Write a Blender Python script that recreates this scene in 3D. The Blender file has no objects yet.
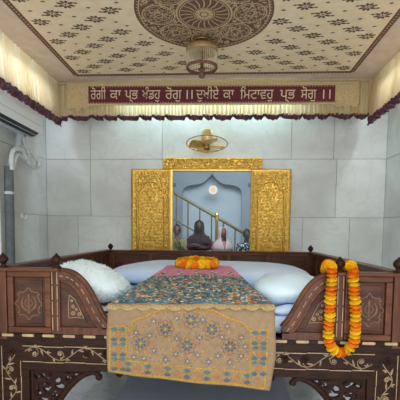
import bpy, bmesh, math, random
from math import sin, cos, pi, radians, sqrt, atan2, exp, hypot
from mathutils import Vector, Matrix, noise

scene = bpy.context.scene
COL = scene.collection
rnd = random.Random(7)

# ------------------------------------------------------------------ camera
cam = bpy.data.cameras.new('camera')
cam.sensor_width = 36.0
cam.lens = 411.57 / 400.0 * 36.0
cam.shift_y = 64.29 / 400.0
cam.clip_start = 0.05
camo = bpy.data.objects.new('camera', cam)
COL.objects.link(camo)
yaw, pit, rol = 0.0567, -0.0804, 0.009
R_ = Vector((cos(yaw), sin(yaw), 0)); F_ = Vector((-sin(yaw), cos(yaw), 0)); U_ = Vector((0, 0, 1))
F2 = F_ * cos(pit) + U_ * sin(pit); U2 = U_ * cos(pit) - F_ * sin(pit)
R3 = R_ * cos(rol) + U2 * sin(rol); U3 = U2 * cos(rol) - R_ * sin(rol)
mw = Matrix((R3, U3, -F2)).transposed().to_4x4()
mw.translation = Vector((0.1412, -2.051, 1.1736))
camo.matrix_world = mw
scene.camera = camo

# ------------------------------------------------------------------ world, lamps, exposure
def lin(c):
    return tuple((v / 255 / 12.92) if v / 255 <= 0.04045 else (((v / 255) + 0.055) / 1.055) ** 2.4 for v in c)

world = bpy.data.worlds.new('world'); scene.world = world
world.use_nodes = True
bg = world.node_tree.nodes['Background']
bg.inputs[0].default_value = (0.88, 0.96, 1.0, 1)
bg.inputs[1].default_value = 1.2

def area(name, loc, target, sx, sy, power, color):
    l = bpy.data.lights.new(name, 'AREA'); l.shape = 'RECTANGLE'; l.size = sx; l.size_y = sy
    l.energy = power; l.color = color
    o = bpy.data.objects.new(name, l); COL.objects.link(o); o.location = loc
    o.rotation_euler = (Vector(target) - Vector(loc)).to_track_quat('-Z', 'Y').to_euler()
    return o
# soft overhead fill light added behind the camera, no lamp seen there
area('overhead_fill_light', (0.3, -2.9, 3.05), (0.0, 0.6, 1.0), 2.4, 0.8, 22, (1.0, 0.97, 0.93))
# low fill light added behind the camera to brighten the under-bed floor
area('low_fill_light', (0.2, -3.3, 0.33), (0.2, 0.6, 0.25), 3.2, 0.5, 20, (0.92, 0.97, 1.0))
# tube lamps behind the canopy valance, along the back wall and the left wall
def tube(name, loc, sx, sy, rot, power, color):
    o = area(name, loc, (loc[0], loc[1], 0), sx, sy, power, color)
    o.rotation_euler = rot
    return o
tube('tube_lamp_back', (-0.02, 2.45, 2.66), 1.9, 0.05, (0.0, 0, 0), 11, (0.58, 0.90, 1.08))
tube('tube_lamp_left', (-1.79, 1.2, 2.66), 0.05, 1.9, (0, 0.18, 0), 9, (0.70, 0.84, 1.0))
tube('tube_lamp_right', (1.79, 1.1, 2.66), 0.05, 2.0, (0, -0.18, 0), 10, (0.80, 0.93, 1.0))
area('stair_hall_lamp', (0.2, 5.6, 2.9), (0.0, 7.8, 1.2), 1.6, 1.0, 62, (0.90, 0.96, 1.0))

scene.view_settings.view_transform = 'Standard'
scene.view_settings.look = 'None'
scene.view_settings.gamma = 1
scene.view_settings.exposure = 0.38
scene.view_settings.use_curve_mapping = False

# ------------------------------------------------------------------ materials
def mat(name, c1, c2=None, scale=8.0, rough=0.6, metal=0.0, bump=0.0, bscale=60.0, kind='noise',
        stretch=(1, 1, 1), trans=0.0, spec=0.5, detail=4, ramp=(0.35, 0.65), sheen=0.0):
    m = bpy.data.materials.new(name); m.use_nodes = True
    nt = m.node_tree; N = nt.nodes; L = nt.links
    p = N['Principled BSDF']
    p.inputs['Roughness'].default_value = rough
    p.inputs['Metallic'].default_value = metal
    p.inputs['Specular IOR Level'].default_value = spec
    if sheen: p.inputs['Sheen Weight'].default_value = sheen
    a = lin(c1) + (1,)
    tc = N.new('ShaderNodeTexCoord'); mp = N.new('ShaderNodeMapping')
    mp.inputs['Scale'].default_value = stretch
    L.new(tc.outputs['Object'], mp.inputs['Vector'])
    col = None
    if c2 is not None:
        b = lin(c2) + (1,)
        if kind == 'wave':
            t = N.new('ShaderNodeTexWave'); t.inputs['Scale'].default_value = scale
            t.inputs['Distortion'].default_value = 5; t.inputs['Detail'].default_value = 3
            t.inputs['Detail Scale'].default_value = 1.5
            fac = t.outputs['Fac']
        elif kind == 'voronoi':
            t = N.new('ShaderNodeTexVoronoi'); t.inputs['Scale'].default_value = scale
            fac = t.outputs['Distance']
        else:
            t = N.new('ShaderNodeTexNoise'); t.inputs['Scale'].default_value = scale
            t.inputs['Detail'].default_value = detail
            fac = t.outputs['Fac']
        L.new(mp.outputs['Vector'], t.inputs['Vector'])
        r = N.new('ShaderNodeValToRGB')
        r.color_ramp.elements[0].color = a; r.color_ramp.elements[1].color = b
        r.color_ramp.elements[0].position = ramp[0]; r.color_ramp.elements[1].position = ramp[1]
        L.new(fac, r.inputs['Fac'])
        col = r.outputs['Color']
        L.new(col, p.inputs['Base Color'])
    else:
        p.inputs['Base Color'].default_value = a
    if bump:
        t2 = N.new('ShaderNodeTexNoise'); t2.inputs['Scale'].default_value = bscale; t2.inputs['Detail'].default_value = 4
        L.new(mp.outputs['Vector'], t2.inputs['Vector'])
        bn = N.new('ShaderNodeBump'); bn.inputs['Strength'].default_value = bump; bn.inputs['Distance'].default_value = 0.01
        L.new(t2.outputs['Fac'], bn.inputs['Height']); L.new(bn.outputs['Normal'], p.inputs['Normal'])
    if trans:
        tr = N.new('ShaderNodeBsdfTranslucent'); mx = N.new('ShaderNodeMixShader'); mx.inputs[0].default_value = trans
        if col is not None: L.new(col, tr.inputs['Color'])
        else: tr.inputs['Color'].default_value = a
        L.new(p.outputs[0], mx.inputs[1]); L.new(tr.outputs[0], mx.inputs[2])
        L.new(mx.outputs[0], N['Material Output'].inputs[0])
    return m

def marble(name, c1, c2, vein, rough=0.28):
    m = mat(name, c1, c2, scale=1.6, rough=rough, detail=6, stretch=(1, 1, 1.4))
    nt = m.node_tree; N = nt.nodes; L = nt.links; p = N['Principled BSDF']
    src = p.inputs['Base Color'].links[0].from_socket
    g = N.new('ShaderNodeNewGeometry')
    hs = N.new('ShaderNodeHueSaturation')
    mr = N.new('ShaderNodeMapRange'); mr.inputs['To Min'].default_value = 0.93; mr.inputs['To Max'].default_value = 1.04
    L.new(g.outputs['Random Per Island'], mr.inputs['Value']); L.new(mr.outputs[0], hs.inputs['Value'])
    tc = N.new('ShaderNodeTexCoord'); t = N.new('ShaderNodeTexNoise'); t.inputs['Scale'].default_value = 2.2
    t.inputs['Detail'].default_value = 8; t.inputs['Distortion'].default_value = 1.6
    L.new(tc.outputs['Object'], t.inputs['Vector'])
    r = N.new('ShaderNodeValToRGB'); e = r.color_ramp.elements
    e[0].position = 0.47; e[0].color = (0, 0, 0, 1); e[1].position = 0.53; e[1].color = (0, 0, 0, 1)
    k = e.new(0.5); k.color = (0.3, 0.3, 0.3, 1)
    L.new(t.outputs['Fac'], r.inputs['Fac'])
    mx = N.new('ShaderNodeMixRGB'); mx.inputs[2].default_value = lin(vein) + (1,)
    L.new(r.outputs['Color'], mx.inputs[0]); L.new(src, mx.inputs[1])
    L.new(mx.outputs[0], hs.inputs['Color']); L.new(hs.outputs[0], p.inputs['Base Color'])
    return m

M = {}
M['marble'] = marble('white_marble', (192, 191, 184), (214, 215, 210), (182, 180, 172))
M['marble_floor'] = marble('floor_marble', (228, 231, 236), (240, 242, 245), (160, 162, 166), 0.2)
M['grout'] = mat('tile_joint', (166, 163, 156), rough=0.9)
M['plaster'] = mat('plaster', (225, 224, 220), (232, 231, 228), rough=0.9)
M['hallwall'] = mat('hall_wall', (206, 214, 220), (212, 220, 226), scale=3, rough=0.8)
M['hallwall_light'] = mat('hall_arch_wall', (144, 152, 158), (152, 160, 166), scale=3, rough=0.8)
M['wood'] = mat('rosewood', (80, 43, 26), (110, 64, 40), scale=5, rough=0.38, kind='noise', stretch=(1.2, 8, 8), detail=6, bump=0.08, bscale=30, spec=0.28)
M['wood_v'] = mat('rosewood_upright', (72, 39, 24), (102, 58, 36), scale=5, rough=0.38, stretch=(8, 8, 1.2), detail=6, bump=0.08, bscale=30, spec=0.28)
M['wood_dark'] = mat('dark_rosewood', (38, 20, 12), (54, 30, 19), scale=6, rough=0.36, stretch=(2, 8, 8), detail=6, bump=0.1, bscale=40, spec=0.14)
M['wood_panel'] = mat('rosewood_panel', (64, 36, 24), (90, 53, 35), scale=4, rough=0.45, stretch=(1.5, 6, 6), detail=6, spec=0.28)
M['inlay'] = mat('brass_inlay', (196, 170, 122), (170, 140, 92), scale=30, rough=0.5, metal=0.3)
M['inlay_dim'] = mat('carved_relief_wood', (164, 134, 102), (132, 104, 76), scale=30, rough=0.5)
M['emblem'] = mat('emblem_relief', (128, 92, 64), (104, 74, 52), scale=30, rough=0.5)
M['bone'] = mat('pale_inlay', (190, 160, 122), (160, 128, 92), scale=20, rough=0.5)
M['gold'] = mat('gold_repousse', (226, 184, 96), (200, 152, 62), scale=40, rough=0.30, metal=0.85, bump=0.15, bscale=90)
M['cream_metal'] = mat('cream_gold_metal', (246, 226, 172), (238, 212, 150), scale=20, rough=0.35, metal=0.5)
M['drum'] = mat('pale_brass_drum', (176, 148, 104), (156, 128, 88), scale=20, rough=0.5, metal=0.3)
M['rail_brass'] = mat('dull_brass', (128, 116, 76), (110, 100, 68), scale=20, rough=0.4, metal=0.6)
M['gold_plain'] = mat('polished_gold', (246, 208, 120), (236, 188, 92), scale=20, rough=0.28, metal=0.9)
M['brass_dark'] = mat('dark_brass', (150, 118, 66), (176, 140, 82), scale=20, rough=0.35, metal=0.9)
M['cloth'] = mat('canopy_cloth', (248, 220, 182), (252, 230, 196), scale=14, rough=0.9, bump=0.1, bscale=200)
M['cloth_edge'] = mat('canopy_plain_cloth', (214, 192, 172), (224, 204, 186), scale=10, rough=0.9, bump=0.1, bscale=200)
M['motif'] = mat('brown_motif', (98, 76, 54), (122, 96, 68), scale=60, rough=0.9)
M['motif_maroon'] = mat('brown_maroon_band', (104, 66, 52), (128, 92, 74), scale=120, rough=0.9)
M['motif_beige'] = mat('beige_thread', (214, 188, 146), (198, 168, 124), scale=60, rough=0.8)
M['motif_light'] = mat('sand_dots', (124, 102, 72), rough=0.9)
M['skirt'] = mat('cream_satin', (246, 228, 194), (240, 216, 170), scale=6, rough=0.45, trans=0.55, stretch=(1, 1, 0.2), sheen=0.2)
M['maroon'] = mat('maroon_satin', (70, 22, 46), (92, 34, 60), scale=20, rough=0.4, sheen=0.3)
M['banner'] = mat('banner_beige', (206, 182, 140), (186, 160, 118), scale=60, rough=0.75, bump=0.3, bscale=200)
M['banner_edge'] = mat('banner_braid', (222, 200, 160), (192, 166, 124), scale=120, rough=0.7, bump=0.4, bscale=300)
M['banner_maroon'] = mat('banner_maroon', (92, 30, 40), (110, 44, 52), scale=80, rough=0.85)
M['letter'] = mat('letter_thread', (236, 218, 188), (216, 192, 158), scale=80, rough=0.7)
M['white_cloth'] = mat('white_sheet', (204, 222, 248), (214, 230, 252), scale=3, rough=0.85, bump=0.12, bscale=12)
M['white_satin'] = mat('white_satin', (212, 230, 240), (222, 238, 245), scale=3, rough=0.6, bump=0.1, bscale=14)
M['fluff'] = mat('cream_fluff', (222, 234, 234), (234, 242, 240), scale=20, rough=0.95)
M['pinkprint'] = mat('pink_printed_sheet', (236, 222, 228), (222, 120, 160), scale=26, rough=0.85, ramp=(0.52, 0.66))
M['teal'] = mat('teal_brocade', (66, 114, 138), (124, 160, 172), scale=50, rough=0.7, bump=0.5, bscale=220)
M['pink'] = mat('pink_brocade', (222, 146, 172), (204, 118, 148), scale=60, rough=0.75, bump=0.5, bscale=220)
M['beige'] = mat('beige_silk', (152, 120, 84), (138, 108, 74), scale=40, rough=0.55, bump=0.15, bscale=260, sheen=0.2)
M['gold_thread'] = mat('gold_thread', (156, 118, 34), (200, 160, 60), scale=140, rough=0.42, metal=0.2, bump=0.5, bscale=400)
M['lace'] = mat('gold_lace', (198, 168, 118), (170, 136, 86), scale=160, rough=0.5, metal=0.25, bump=0.6, bscale=350)
M['cream_thread'] = mat('cream_thread', (222, 212, 176), rough=0.7)
M['teal_thread'] = mat('teal_thread', (62, 92, 94), (84, 114, 110), scale=90, rough=0.7)
M['blue_thread'] = mat('slate_blue_thread', (64, 78, 86), (84, 98, 102), scale=90, rough=0.7)
M['rust_thread'] = mat('rust_thread', (172, 100, 52), (188, 118, 64), scale=90, rough=0.7)
M['red_thread'] = mat('maroon_thread', (128, 74, 66), rough=0.7)
M['pink_thread'] = mat('pink_thread', (214, 140, 140), rough=0.7)
M['orange'] = mat('orange_petals', (252, 146, 10), (255, 166, 26), scale=50, rough=0.75, trans=0.2)
M['yellow'] = mat('yellow_petals', (255, 205, 10), (255, 218, 40), scale=50, rough=0.75, trans=0.2)
M['ac'] = mat('white_plastic', (240, 243, 246), rough=0.35)
M['ac_grey'] = mat('grey_plastic', (176, 184, 188), rough=0.4)
M['black'] = mat('black_plastic', (36, 38, 40), rough=0.5)
M['pipe_white'] = mat('white_pipe_wrap', (222, 226, 224), (204, 208, 206), scale=30, rough=0.7, bump=0.3, bscale=60)
M['pipe_grey'] = mat('grey_pipe_foam', (96, 100, 104), (112, 116, 118), scale=20, rough=0.8, bump=0.3, bscale=80)
M['mat_blue'] = mat('blue_grey_mat', (196, 204, 224), (206, 212, 230), scale=60, rough=0.95, bump=0.3, bscale=300)
M['steel'] = mat('dark_steel', (84, 92, 90), rough=0.35, metal=0.7)
M['skin'] = mat('skin', (124, 82, 62), (112, 72, 54), scale=10, rough=0.6)
M['skin_dark'] = mat('skin_brown', (78, 48, 38), (68, 42, 34), scale=10, rough=0.6)
M['hair'] = mat('black_hair', (26, 22, 22), (40, 34, 32), scale=60, rough=0.5)
M['c_maroon'] = mat('maroon_cotton', (74, 22, 34), (58, 16, 26), scale=14, rough=0.9)
M['c_hood'] = mat('dark_maroon_cotton', (46, 18, 24), (36, 14, 20), scale=14, rough=0.9)
M['c_pink'] = mat('rose_cotton', (190, 126, 134), (166, 104, 114), scale=14, rough=0.9)
M['c_scarf'] = mat('grey_rose_scarf', (186, 160, 156), (206, 182, 176), scale=40, rough=0.9)
M['c_olive'] = mat('olive_print', (150, 146, 92), (112, 110, 76), scale=40, rough=0.9)
M['c_dark'] = mat('black_white_print', (34, 38, 46), (210, 214, 218), scale=30, rough=0.9, ramp=(0.56, 0.62))
M['c_trouser'] = mat('dark_trousers', (58, 56, 62), rough=0.9)

def glass_mat():
    m = bpy.data.materials.new('tinted_pane'); m.use_nodes = True
    nt = m.node_tree; N = nt.nodes; L = nt.links
    N.remove(N['Principled BSDF'])
    t = N.new('ShaderNodeBsdfTransparent'); t.inputs[0].default_value = (0.83, 0.88, 0.90, 1)
    g = N.new('ShaderNodeBsdfGlossy'); g.inputs['Roughness'].default_value = 0.02
    x = N.new('ShaderNodeMixShader'); x.inputs[0].default_value = 0.012
    L.new(t.outputs[0], x.inputs[1]); L.new(g.outputs[0], x.inputs[2]); L.new(x.outputs[0], N['Material Output'].inputs[0])
    return m
M['pane'] = glass_mat()
def bead_glass():
    m = bpy.data.materials.new('glass_beads'); m.use_nodes = True
    nt = m.node_tree; N = nt.nodes; L = nt.links; p = N['Principled BSDF']
    p.inputs['Base Color'].default_value = (0.85, 0.74, 0.52, 1); p.inputs['Roughness'].default_value = 0.15
    t = N.new('ShaderNodeBsdfTransparent'); x = N.new('ShaderNodeMixShader'); x.inputs[0].default_value = 0.55
    L.new(t.outputs[0], x.inputs[2]); L.new(p.outputs[0], x.inputs[1]); L.new(x.outputs[0], N['Material Output'].inputs[0])
    return m
M['beads'] = bead_glass()
def emit(name, c, s):
    m = bpy.data.materials.new(name); m.use_nodes = True
    nt = m.node_tree; N = nt.nodes
    e = N.new('ShaderNodeEmission'); e.inputs[0].default_value = c + (1,); e.inputs[1].default_value = s
    nt.links.new(e.outputs[0], N['Material Output'].inputs[0]); return m
M['bulb'] = emit('lit_globe', (1.0, 0.88, 0.76), 0.9)
M['bulb_core'] = emit('lit_bulb', (1.0, 0.62, 0.42), 1.0)

# ------------------------------------------------------------------ mesh helpers
class MB:
    def __init__(s): s.v = []; s.f = []; s.m = []; s.sm = []
    def face(s, pts, m=0, smooth=False):
        i = len(s.v); s.v += [tuple(p) for p in pts]
        s.f.append(tuple(range(i, i + len(pts)))); s.m.append(m); s.sm.append(smooth)
    def grid(s, rows, m=0, smooth=True, closed=False):
        i = len(s.v); n = len(rows[0])
        for r in rows: s.v += [tuple(p) for p in r]
        for a in range(len(rows) - 1):
            for b in range(n if closed else n - 1):
                c = (b + 1) % n
                s.f.append((i + a * n + b, i + a * n + c, i + (a + 1) * n + c, i + (a + 1) * n + b)); s.m.append(m); s.sm.append(smooth)
    def box(s, x0, x1, y0, y1, z0, z1, m=0):
        i = len(s.v)
        s.v += [(x0, y0, z0), (x1, y0, z0), (x1, y1, z0), (x0, y1, z0), (x0, y0, z1), (x1, y0, z1), (x1, y1, z1), (x0, y1, z1)]
        for f in ((3, 2, 1, 0), (4, 5, 6, 7), (0, 1, 5, 4), (1, 2, 6, 5), (2, 3, 7, 6), (3, 0, 4, 7)):
            s.f.append(tuple(i + k for k in f)); s.m.append(m); s.sm.append(False)
    def prism(s, pts, fmap, d0, d1, m=0):
        """pts: 2d outline; fmap(x, z, d) -> 3d"""
        a = [fmap(x, z, d0) for x, z in pts]; b = [fmap(x, z, d1) for x, z in pts]
        s.face(a, m); s.face(b[::-1], m); n = len(pts)
        for k in range(n):
            j = (k + 1) % n
            s.face([a[j], a[k], b[k], b[j]], m)
    def tube(s, pts, r, seg=8, m=0, closed=False, caps=True):
        P = [Vector(p) for p in pts]; n = len(P); rows = []
        up = Vector((0.123, 0.31, 0.94))
        for k in range(n):
            if closed: t = P[(k + 1) % n] - P[k - 1]
            else: t = P[min(k + 1, n - 1)] - P[max(k - 1, 0)]
            if t.length < 1e-9: t = Vector((0, 0, 1))
            t.normalize()
            if k == 0:
                u = t.cross(up)
                if u.length < 1e-3: u = t.cross(Vector((1, 0, 0)))
            else: u = u - t * u.dot(t)
            u.normalize(); w = t.cross(u)
            rr = r[k] if isinstance(r, (list, tuple)) else r
            rows.append([P[k] + (u * cos(2 * pi * j / seg) + w * sin(2 * pi * j / seg)) * rr for j in range(seg)])
        if closed: rows.append(rows[0])
        s.grid(rows, m, True, True)
        if caps and not closed: s.face(rows[0][::-1], m); s.face(rows[-1], m)
    def lathe(s, prof, c=(0, 0, 0), seg=20, m=0, mtx=None):
        rows = []
        for r, z in prof:
            row = []
            for j in range(seg):
                p = Vector((r * cos(2 * pi * j / seg), r * sin(2 * pi * j / seg), z))
                if mtx is not None: p = mtx @ p
                row.append(p + Vector(c))
            rows.append(row)
        s.grid(rows, m, True, True)
    def ell(s, c, rx, ry, rz, m=0, seg=16, ring=10, fn=None):
        rows = []
        for a in range(ring + 1):
            th = pi * a / ring - pi / 2
            row = []
            for b in range(seg):
                ph = 2 * pi * b / seg
                d = (cos(th) * cos(ph), cos(th) * sin(ph), sin(th))
                k = fn(d) if fn else 1.0
                row.append((c[0] + rx * d[0] * k, c[1] + ry * d[1] * k, c[2] + rz * d[2] * k))
            rows.append(row)
        s.grid(rows, m, True, True)
    def superell(s, c, rx, ry, rz, e=0.5, m=0, seg=40, ring=20, fn=None):
        def sp(v, p): return (abs(v) ** p) * (1 if v >= 0 else -1)
        rows = []
        for a in range(ring + 1):
            th = pi * a / ring - pi / 2
            row = []
            for b in range(seg):
                ph = 2 * pi * b / seg
                x = sp(cos(th), e * 1.3) * sp(cos(ph), e); y = sp(cos(th), e * 1.3) * sp(sin(ph), e); z = sp(sin(th), e * 1.5)
                q = (c[0] + rx * x, c[1] + ry * y, c[2] + rz * z)
                if fn: q = fn(q)
                row.append(q)
            rows.append(row)
        s.grid(rows, m, True, True)
    def flat(s, pts, fmap, m=0):
        s.face([fmap(x, z) for x, z in pts], m)
    def ribbon(s, pts, w, fmap, m=0, closed=False):
        n = len(pts); L = []; Rr = []
        for k in range(n):
            a = pts[k - 1] if (closed or k > 0) else pts[0]
            b = pts[(k + 1) % n] if (closed or k < n - 1) else pts[-1]
            dx, dz = b[0] - a[0], b[1] - a[1]; l = hypot(dx, dz) or 1
            ww = w(k / max(1, n - 1)) if callable(w) else w
            nx, nz = -dz / l * ww / 2, dx / l * ww / 2
            L.append((pts[k][0] + nx, pts[k][1] + nz)); Rr.append((pts[k][0] - nx, pts[k][1] - nz))
        if closed: L.append(L[0]); Rr.append(Rr[0])
        for k in range(len(L) - 1):
            s.face([fmap(*Rr[k]), fmap(*Rr[k + 1]), fmap(*L[k + 1]), fmap(*L[k])], m)
    def build(s, name, mats, parent=None, origin=None, bevel=0.0, doublesided=True, weld=False):
        if origin is None:
            origin = root_loc(parent) if parent is not None else (0, 0, 0)
        ox, oy, oz = origin
        me = bpy.data.meshes.new(name)
        me.from_pydata([(x - ox, y - oy, z - oz) for x, y, z in s.v], [], s.f)
        if isinstance(mats, bpy.types.Material): mats = [mats]
        for mm in mats: me.materials.append(mm)
        me.polygons.foreach_set('material_index', s.m)
        me.polygons.foreach_set('use_smooth', s.sm)
        me.update()
        if weld:
            bm = bmesh.new(); bm.from_mesh(me); bmesh.ops.remove_doubles(bm, verts=bm.verts, dist=1e-5)
            bmesh.ops.recalc_face_normals(bm, faces=bm.faces); bm.to_mesh(me); bm.free()
        o = bpy.data.objects.new(name, me); COL.objects.link(o)
        if parent is not None: o.parent = parent
        else: o.location = origin
        if bevel:
            b = o.modifiers.new('bevel', 'BEVEL'); b.width = bevel; b.segments = 2; b.limit_method = 'ANGLE'; b.angle_limit = radians(40)
        return o

def root_loc(o):
    v = Vector((0, 0, 0))
    while o is not None:
        v += Vector(o.location); o = o.parent
    return v
def thing(name, label, cat, loc=(0, 0, 0), group=None):
    o = bpy.data.objects.new(name, None); o.empty_display_size = 0.05; COL.objects.link(o); o.location = loc
    return tag(o, label, cat, group)
def tag(o, label, cat, group=None, kind=None):
    o['label'] = label; o['category'] = cat
    if group: o['group'] = group
    if kind: o['kind'] = kind
    return o
def structure(o, label=None, cat=None):
    o['kind'] = 'structure'
    if label: o['label'] = label
    if cat: o['category'] = cat
    return o

# ================================================================== ROOM
YW = 2.546; XL, XR = -1.862, 1.872; CEIL = 3.15
HX0, HX1, HZ0, HZ1 = -0.455, 0.455, 0.08, 1.85     # glazed opening
rows = [(0.0, 0.70, [-1.2, -0.3, 0.6, 1.4]), (0.70, 1.333, [-1.508, -0.75, 0.1, 1.006, 1.51]), (1.333, 1.962, [-1.357, -0.5, 0.45, 1.352]),
        (1.962, 2.585, [-1.356, -0.55, 0.86, 1.313]), (2.585, CEIL, [-1.5, -0.6, 0.3, 1.2])]
def slabs(mb, fmap, rows, x0, x1, gap=0.0022, hole=None, thick=0.012):
    for z0, z1, seams in rows:
        e = [x0] + [q for q in seams if x0 < q < x1] + [x1]
        for a, b in zip(e[:-1], e[1:]):
            pieces = [(a, b, z0, z1)]
            if hole:
                hx0, hx1, hz0, hz1 = hole; out = []
                for (p, q, u, v) in pieces:
                    if q <= hx0 or p >= hx1 or v <= hz0 or u >= hz1: out.append((p, q, u, v)); continue
                    if p < hx0: out.append((p, hx0, u, v))
                    if q > hx1: out.append((hx1, q, u, v))
                    if u < hz0: out.append((max(p, hx0), min(q, hx1), u, hz0))
                    if v > hz1: out.append((max(p, hx0), min(q, hx1), hz1, v))
                pieces = out
            for (p, q, u, v) in pieces:
                mb.prism([(p + gap, u + gap), (q - gap, u + gap), (q - gap, v - gap), (p + gap, v - gap)], fmap, 0, thick, 0)
def weld_islands(mb): return mb
def wallbox(mb, boxes, m=1):
    for b in boxes: mb.box(*b, m)

w = MB()
slabs(w, lambda x, z, d: (x, YW + d, z), rows, XL, XR, hole=(HX0, HX1, HZ0, HZ1))
wallbox(w, [(XL - .1, HX0, YW + .0115, YW + .11, 0, CEIL), (HX1, XR + .1, YW + .0115, YW + .11, 0, CEIL),
            (HX0, HX1, YW + .0115, YW + .11, HZ1, CEIL), (HX0, HX1, YW + .0115, YW + .11, 0, HZ0)])
structure(w.build('wall_back', [M['marble'], M['grout']], weld=True), 'white marble tiled back wall', 'wall')
w = MB()
rl = [(a, b, s) for (a, b, _), s in zip(rows, ([-1.2, 0.0, 1.3], [-0.9, 0.3, 1.5, 2.34], [-1.3, 0.0, 1.2], [-1, 0.2, 1.4], [-1.2, 0.1, 1.3]))]
slabs(w, lambda y, z, d: (XL - d, y, z), rl, -1.6, YW)
w.box(XL - .1, XL - .0115, -1.6, YW, 0, CEIL, 1)
structure(w.build('wall_left', [M['marble'], M['grout']], weld=True), 'white marble tiled left wall', 'wall')
w = MB()
slabs(w, lambda y, z, d: (XR + d, y, z), rl, -1.6, YW)
w.box(XR + .0115, XR + .1, -1.6, YW, 0, CEIL, 1)
structure(w.build('wall_right', [M['marble'], M['grout']], weld=True), 'white marble tiled right wall', 'wall')
w = MB()
slabs(w, lambda x, y, d: (x, y, -d), [(-3.4 + .75 * k, -3.4 + .75 * (k + 1), [-1.4 + .35 * (k % 2) + .75 * j for j in range(5)]) for k in range(8)], -2.2, 2.2, gap=0.0015)
w.box(-2.2, 2.2, -3.4, 2.6, -.1, -.0115, 1)
structure(w.build('floor', [M['marble_floor'], M['grout']], weld=True), 'grey white marble floor', 'floor')
w = MB(); w.box(-2.0, 2.0, -1.6, 2.66, CEIL, CEIL + .1, 0)
structure(w.build('ceiling', M['plaster']), 'plain white ceiling', 'ceiling')

# ---- stair hall beyond the glazed opening
w = MB(); w.box(-2.6, 2.6, 2.66, 9.05, -.1, 0, 0)
structure(w.build('floor_hall', M['marble_floor']), 'pale floor of the stair hall', 'floor')
w = MB(); w.box(-2.6, 2.6, 2.66, 9.05, 3.3, 3.4, 0)
structure(w.build('ceiling_hall', M['plaster']), 'white ceiling of the stair hall', 'ceiling')
for nm, xa, xb in (('wall_hall_left', -2.7, -2.6), ('wall_hall_right', 2.6, 2.7)):
    w = MB(); w.box(xa, xb, 2.66, 9.05, 0, 3.3, 0)
    structure(w.build(nm, M['hallwall']), 'blue grey side wall of the stair hall', 'wall')
w = MB(); w.box(-2.6, 2.6, 8.95, 9.05, 0, 3.3, 0)
structure(w.build('wall_hall_alcove', M['hallwall']), 'blue grey alcove wall behind the arch', 'wall')
# arch wall with a cusped opening at Y 8.5
ax, hw = -0.175, 0.76
half = [(hw, 0.0), (hw, 2.14), (hw - .03, 2.24), (hw - .12, 2.31), (hw - .28, 2.35), (hw - .42, 2.36), (hw - .54, 2.40), (hw - .66, 2.50), (0.0, 2.62)]
arch = [(ax + x, z) for x, z in half] + [(ax - x, z) for x, z in half[::-1][1:]]
w = MB()
def am(x, z, d): return (x, 8.5 + d, z)
# left and right pieces plus the spandrel strips above
w.prism([(-2.6, 0), (ax - hw, 0), (ax - hw, 3.3), (-2.6, 3.3)], am, 0, .18)
w.prism([(ax + hw, 0), (2.6, 0), (2.6, 3.3), (ax + hw, 3.3)], am, 0, .18)
top = [p for p in arch if p[1] > 2.0]
for (a, b) in zip(top[:-1], top[1:]):
    if abs(a[0] - b[0]) > 1e-4:
        w.prism([(b[0], b[1]), (a[0], a[1]), (a[0], 3.3), (b[0], 3.3)], am, 0, .18)
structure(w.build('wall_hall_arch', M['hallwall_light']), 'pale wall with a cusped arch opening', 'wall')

# ================================================================== GOLD DOORS AND FRAME
def relief_grid(wd, ht, nx, nz, arch_fn=None, seed=1, nb=240, amp=0.007, border=0.035):
    r = random.Random(seed)
    H = [[0.0] * (nx + 1) for _ in range(nz + 1)]
    def add(cx, cz, rad, fn):
        i0 = max(0, int((cx - rad) / wd * nx)); i1 = min(nx, int((cx + rad) / wd * nx) + 1)
        k0 = max(0, int((cz - rad) / ht * nz)); k1 = min(nz, int((cz + rad) / ht * nz) + 1)
        for k in range(k0, k1 + 1):
            for i in range(i0, i1 + 1):
                x = wd * i / nx - cx; z = ht * k / nz - cz; d = hypot(x, z) / rad
                if d < 1: H[k][i] = max(H[k][i], fn(d, atan2(z, x)))
    cells = int(sqrt(nb * wd / ht)) or 1
    st = wd / cells
    for a in range(cells + 1):
        for b in range(int(ht / st) + 1):
            cx = (a + .5 * (b % 2)) * st + r.uniform(-.2, .2) * st; cz = b * st + r.uniform(-.2, .2) * st
            ph = r.uniform(0, 6); n = r.choice([3, 5, 6]); rad = st * r.uniform(.5, .72)
            add(cx, cz, rad, lambda d, an, ph=ph, n=n: amp * (1 - d * d) * (.55 + .45 * cos(n * an + ph + 4 * d)))
    rowsv = []
    for k in range(nz + 1):
        row = []
        for i in range(nx + 1):
            x = wd * i / nx; z = ht * k / nz; h = H[k][i]
            e = min(x, wd - x, z, ht - z)
            if border and e < border:
                t = e / border
                h = 0.006 + .006 * sin(pi * t) + (.003 * sin(z * 2 * pi / .022) if 0.3 < t < .7 else 0)
            elif arch_fn:
                s_ = arch_fn(x, z)     # signed distance-ish: >0 inside arch
                if abs(s_) < .012: h = 0.013 * (1 - (abs(s_) / .012) ** 2) + .003
                elif s_ > 0: h = h * 1.0 - .002
                else: h = h * .8 + .004
            row.append((x, h, z))
        rowsv.append(row)
    return rowsv
LW, LH = 0.436, 1.75
def leaf_arch(x, z):
    cx = LW / 2; dx = abs(x - cx); hwid = LW / 2 - .068
    # cusped arch: springing at LH-.34, apex at LH-.10
    if z < LH - .36: return hwid - dx
    t = min(1, dx / hwid)
    topz = LH - .09 - .06 * t ** .6 - .14 * t ** 2.2 - .02 * abs(sin(t * pi * 2.5))
    return min(hwid - dx, (topz - z) * .8)
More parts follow.
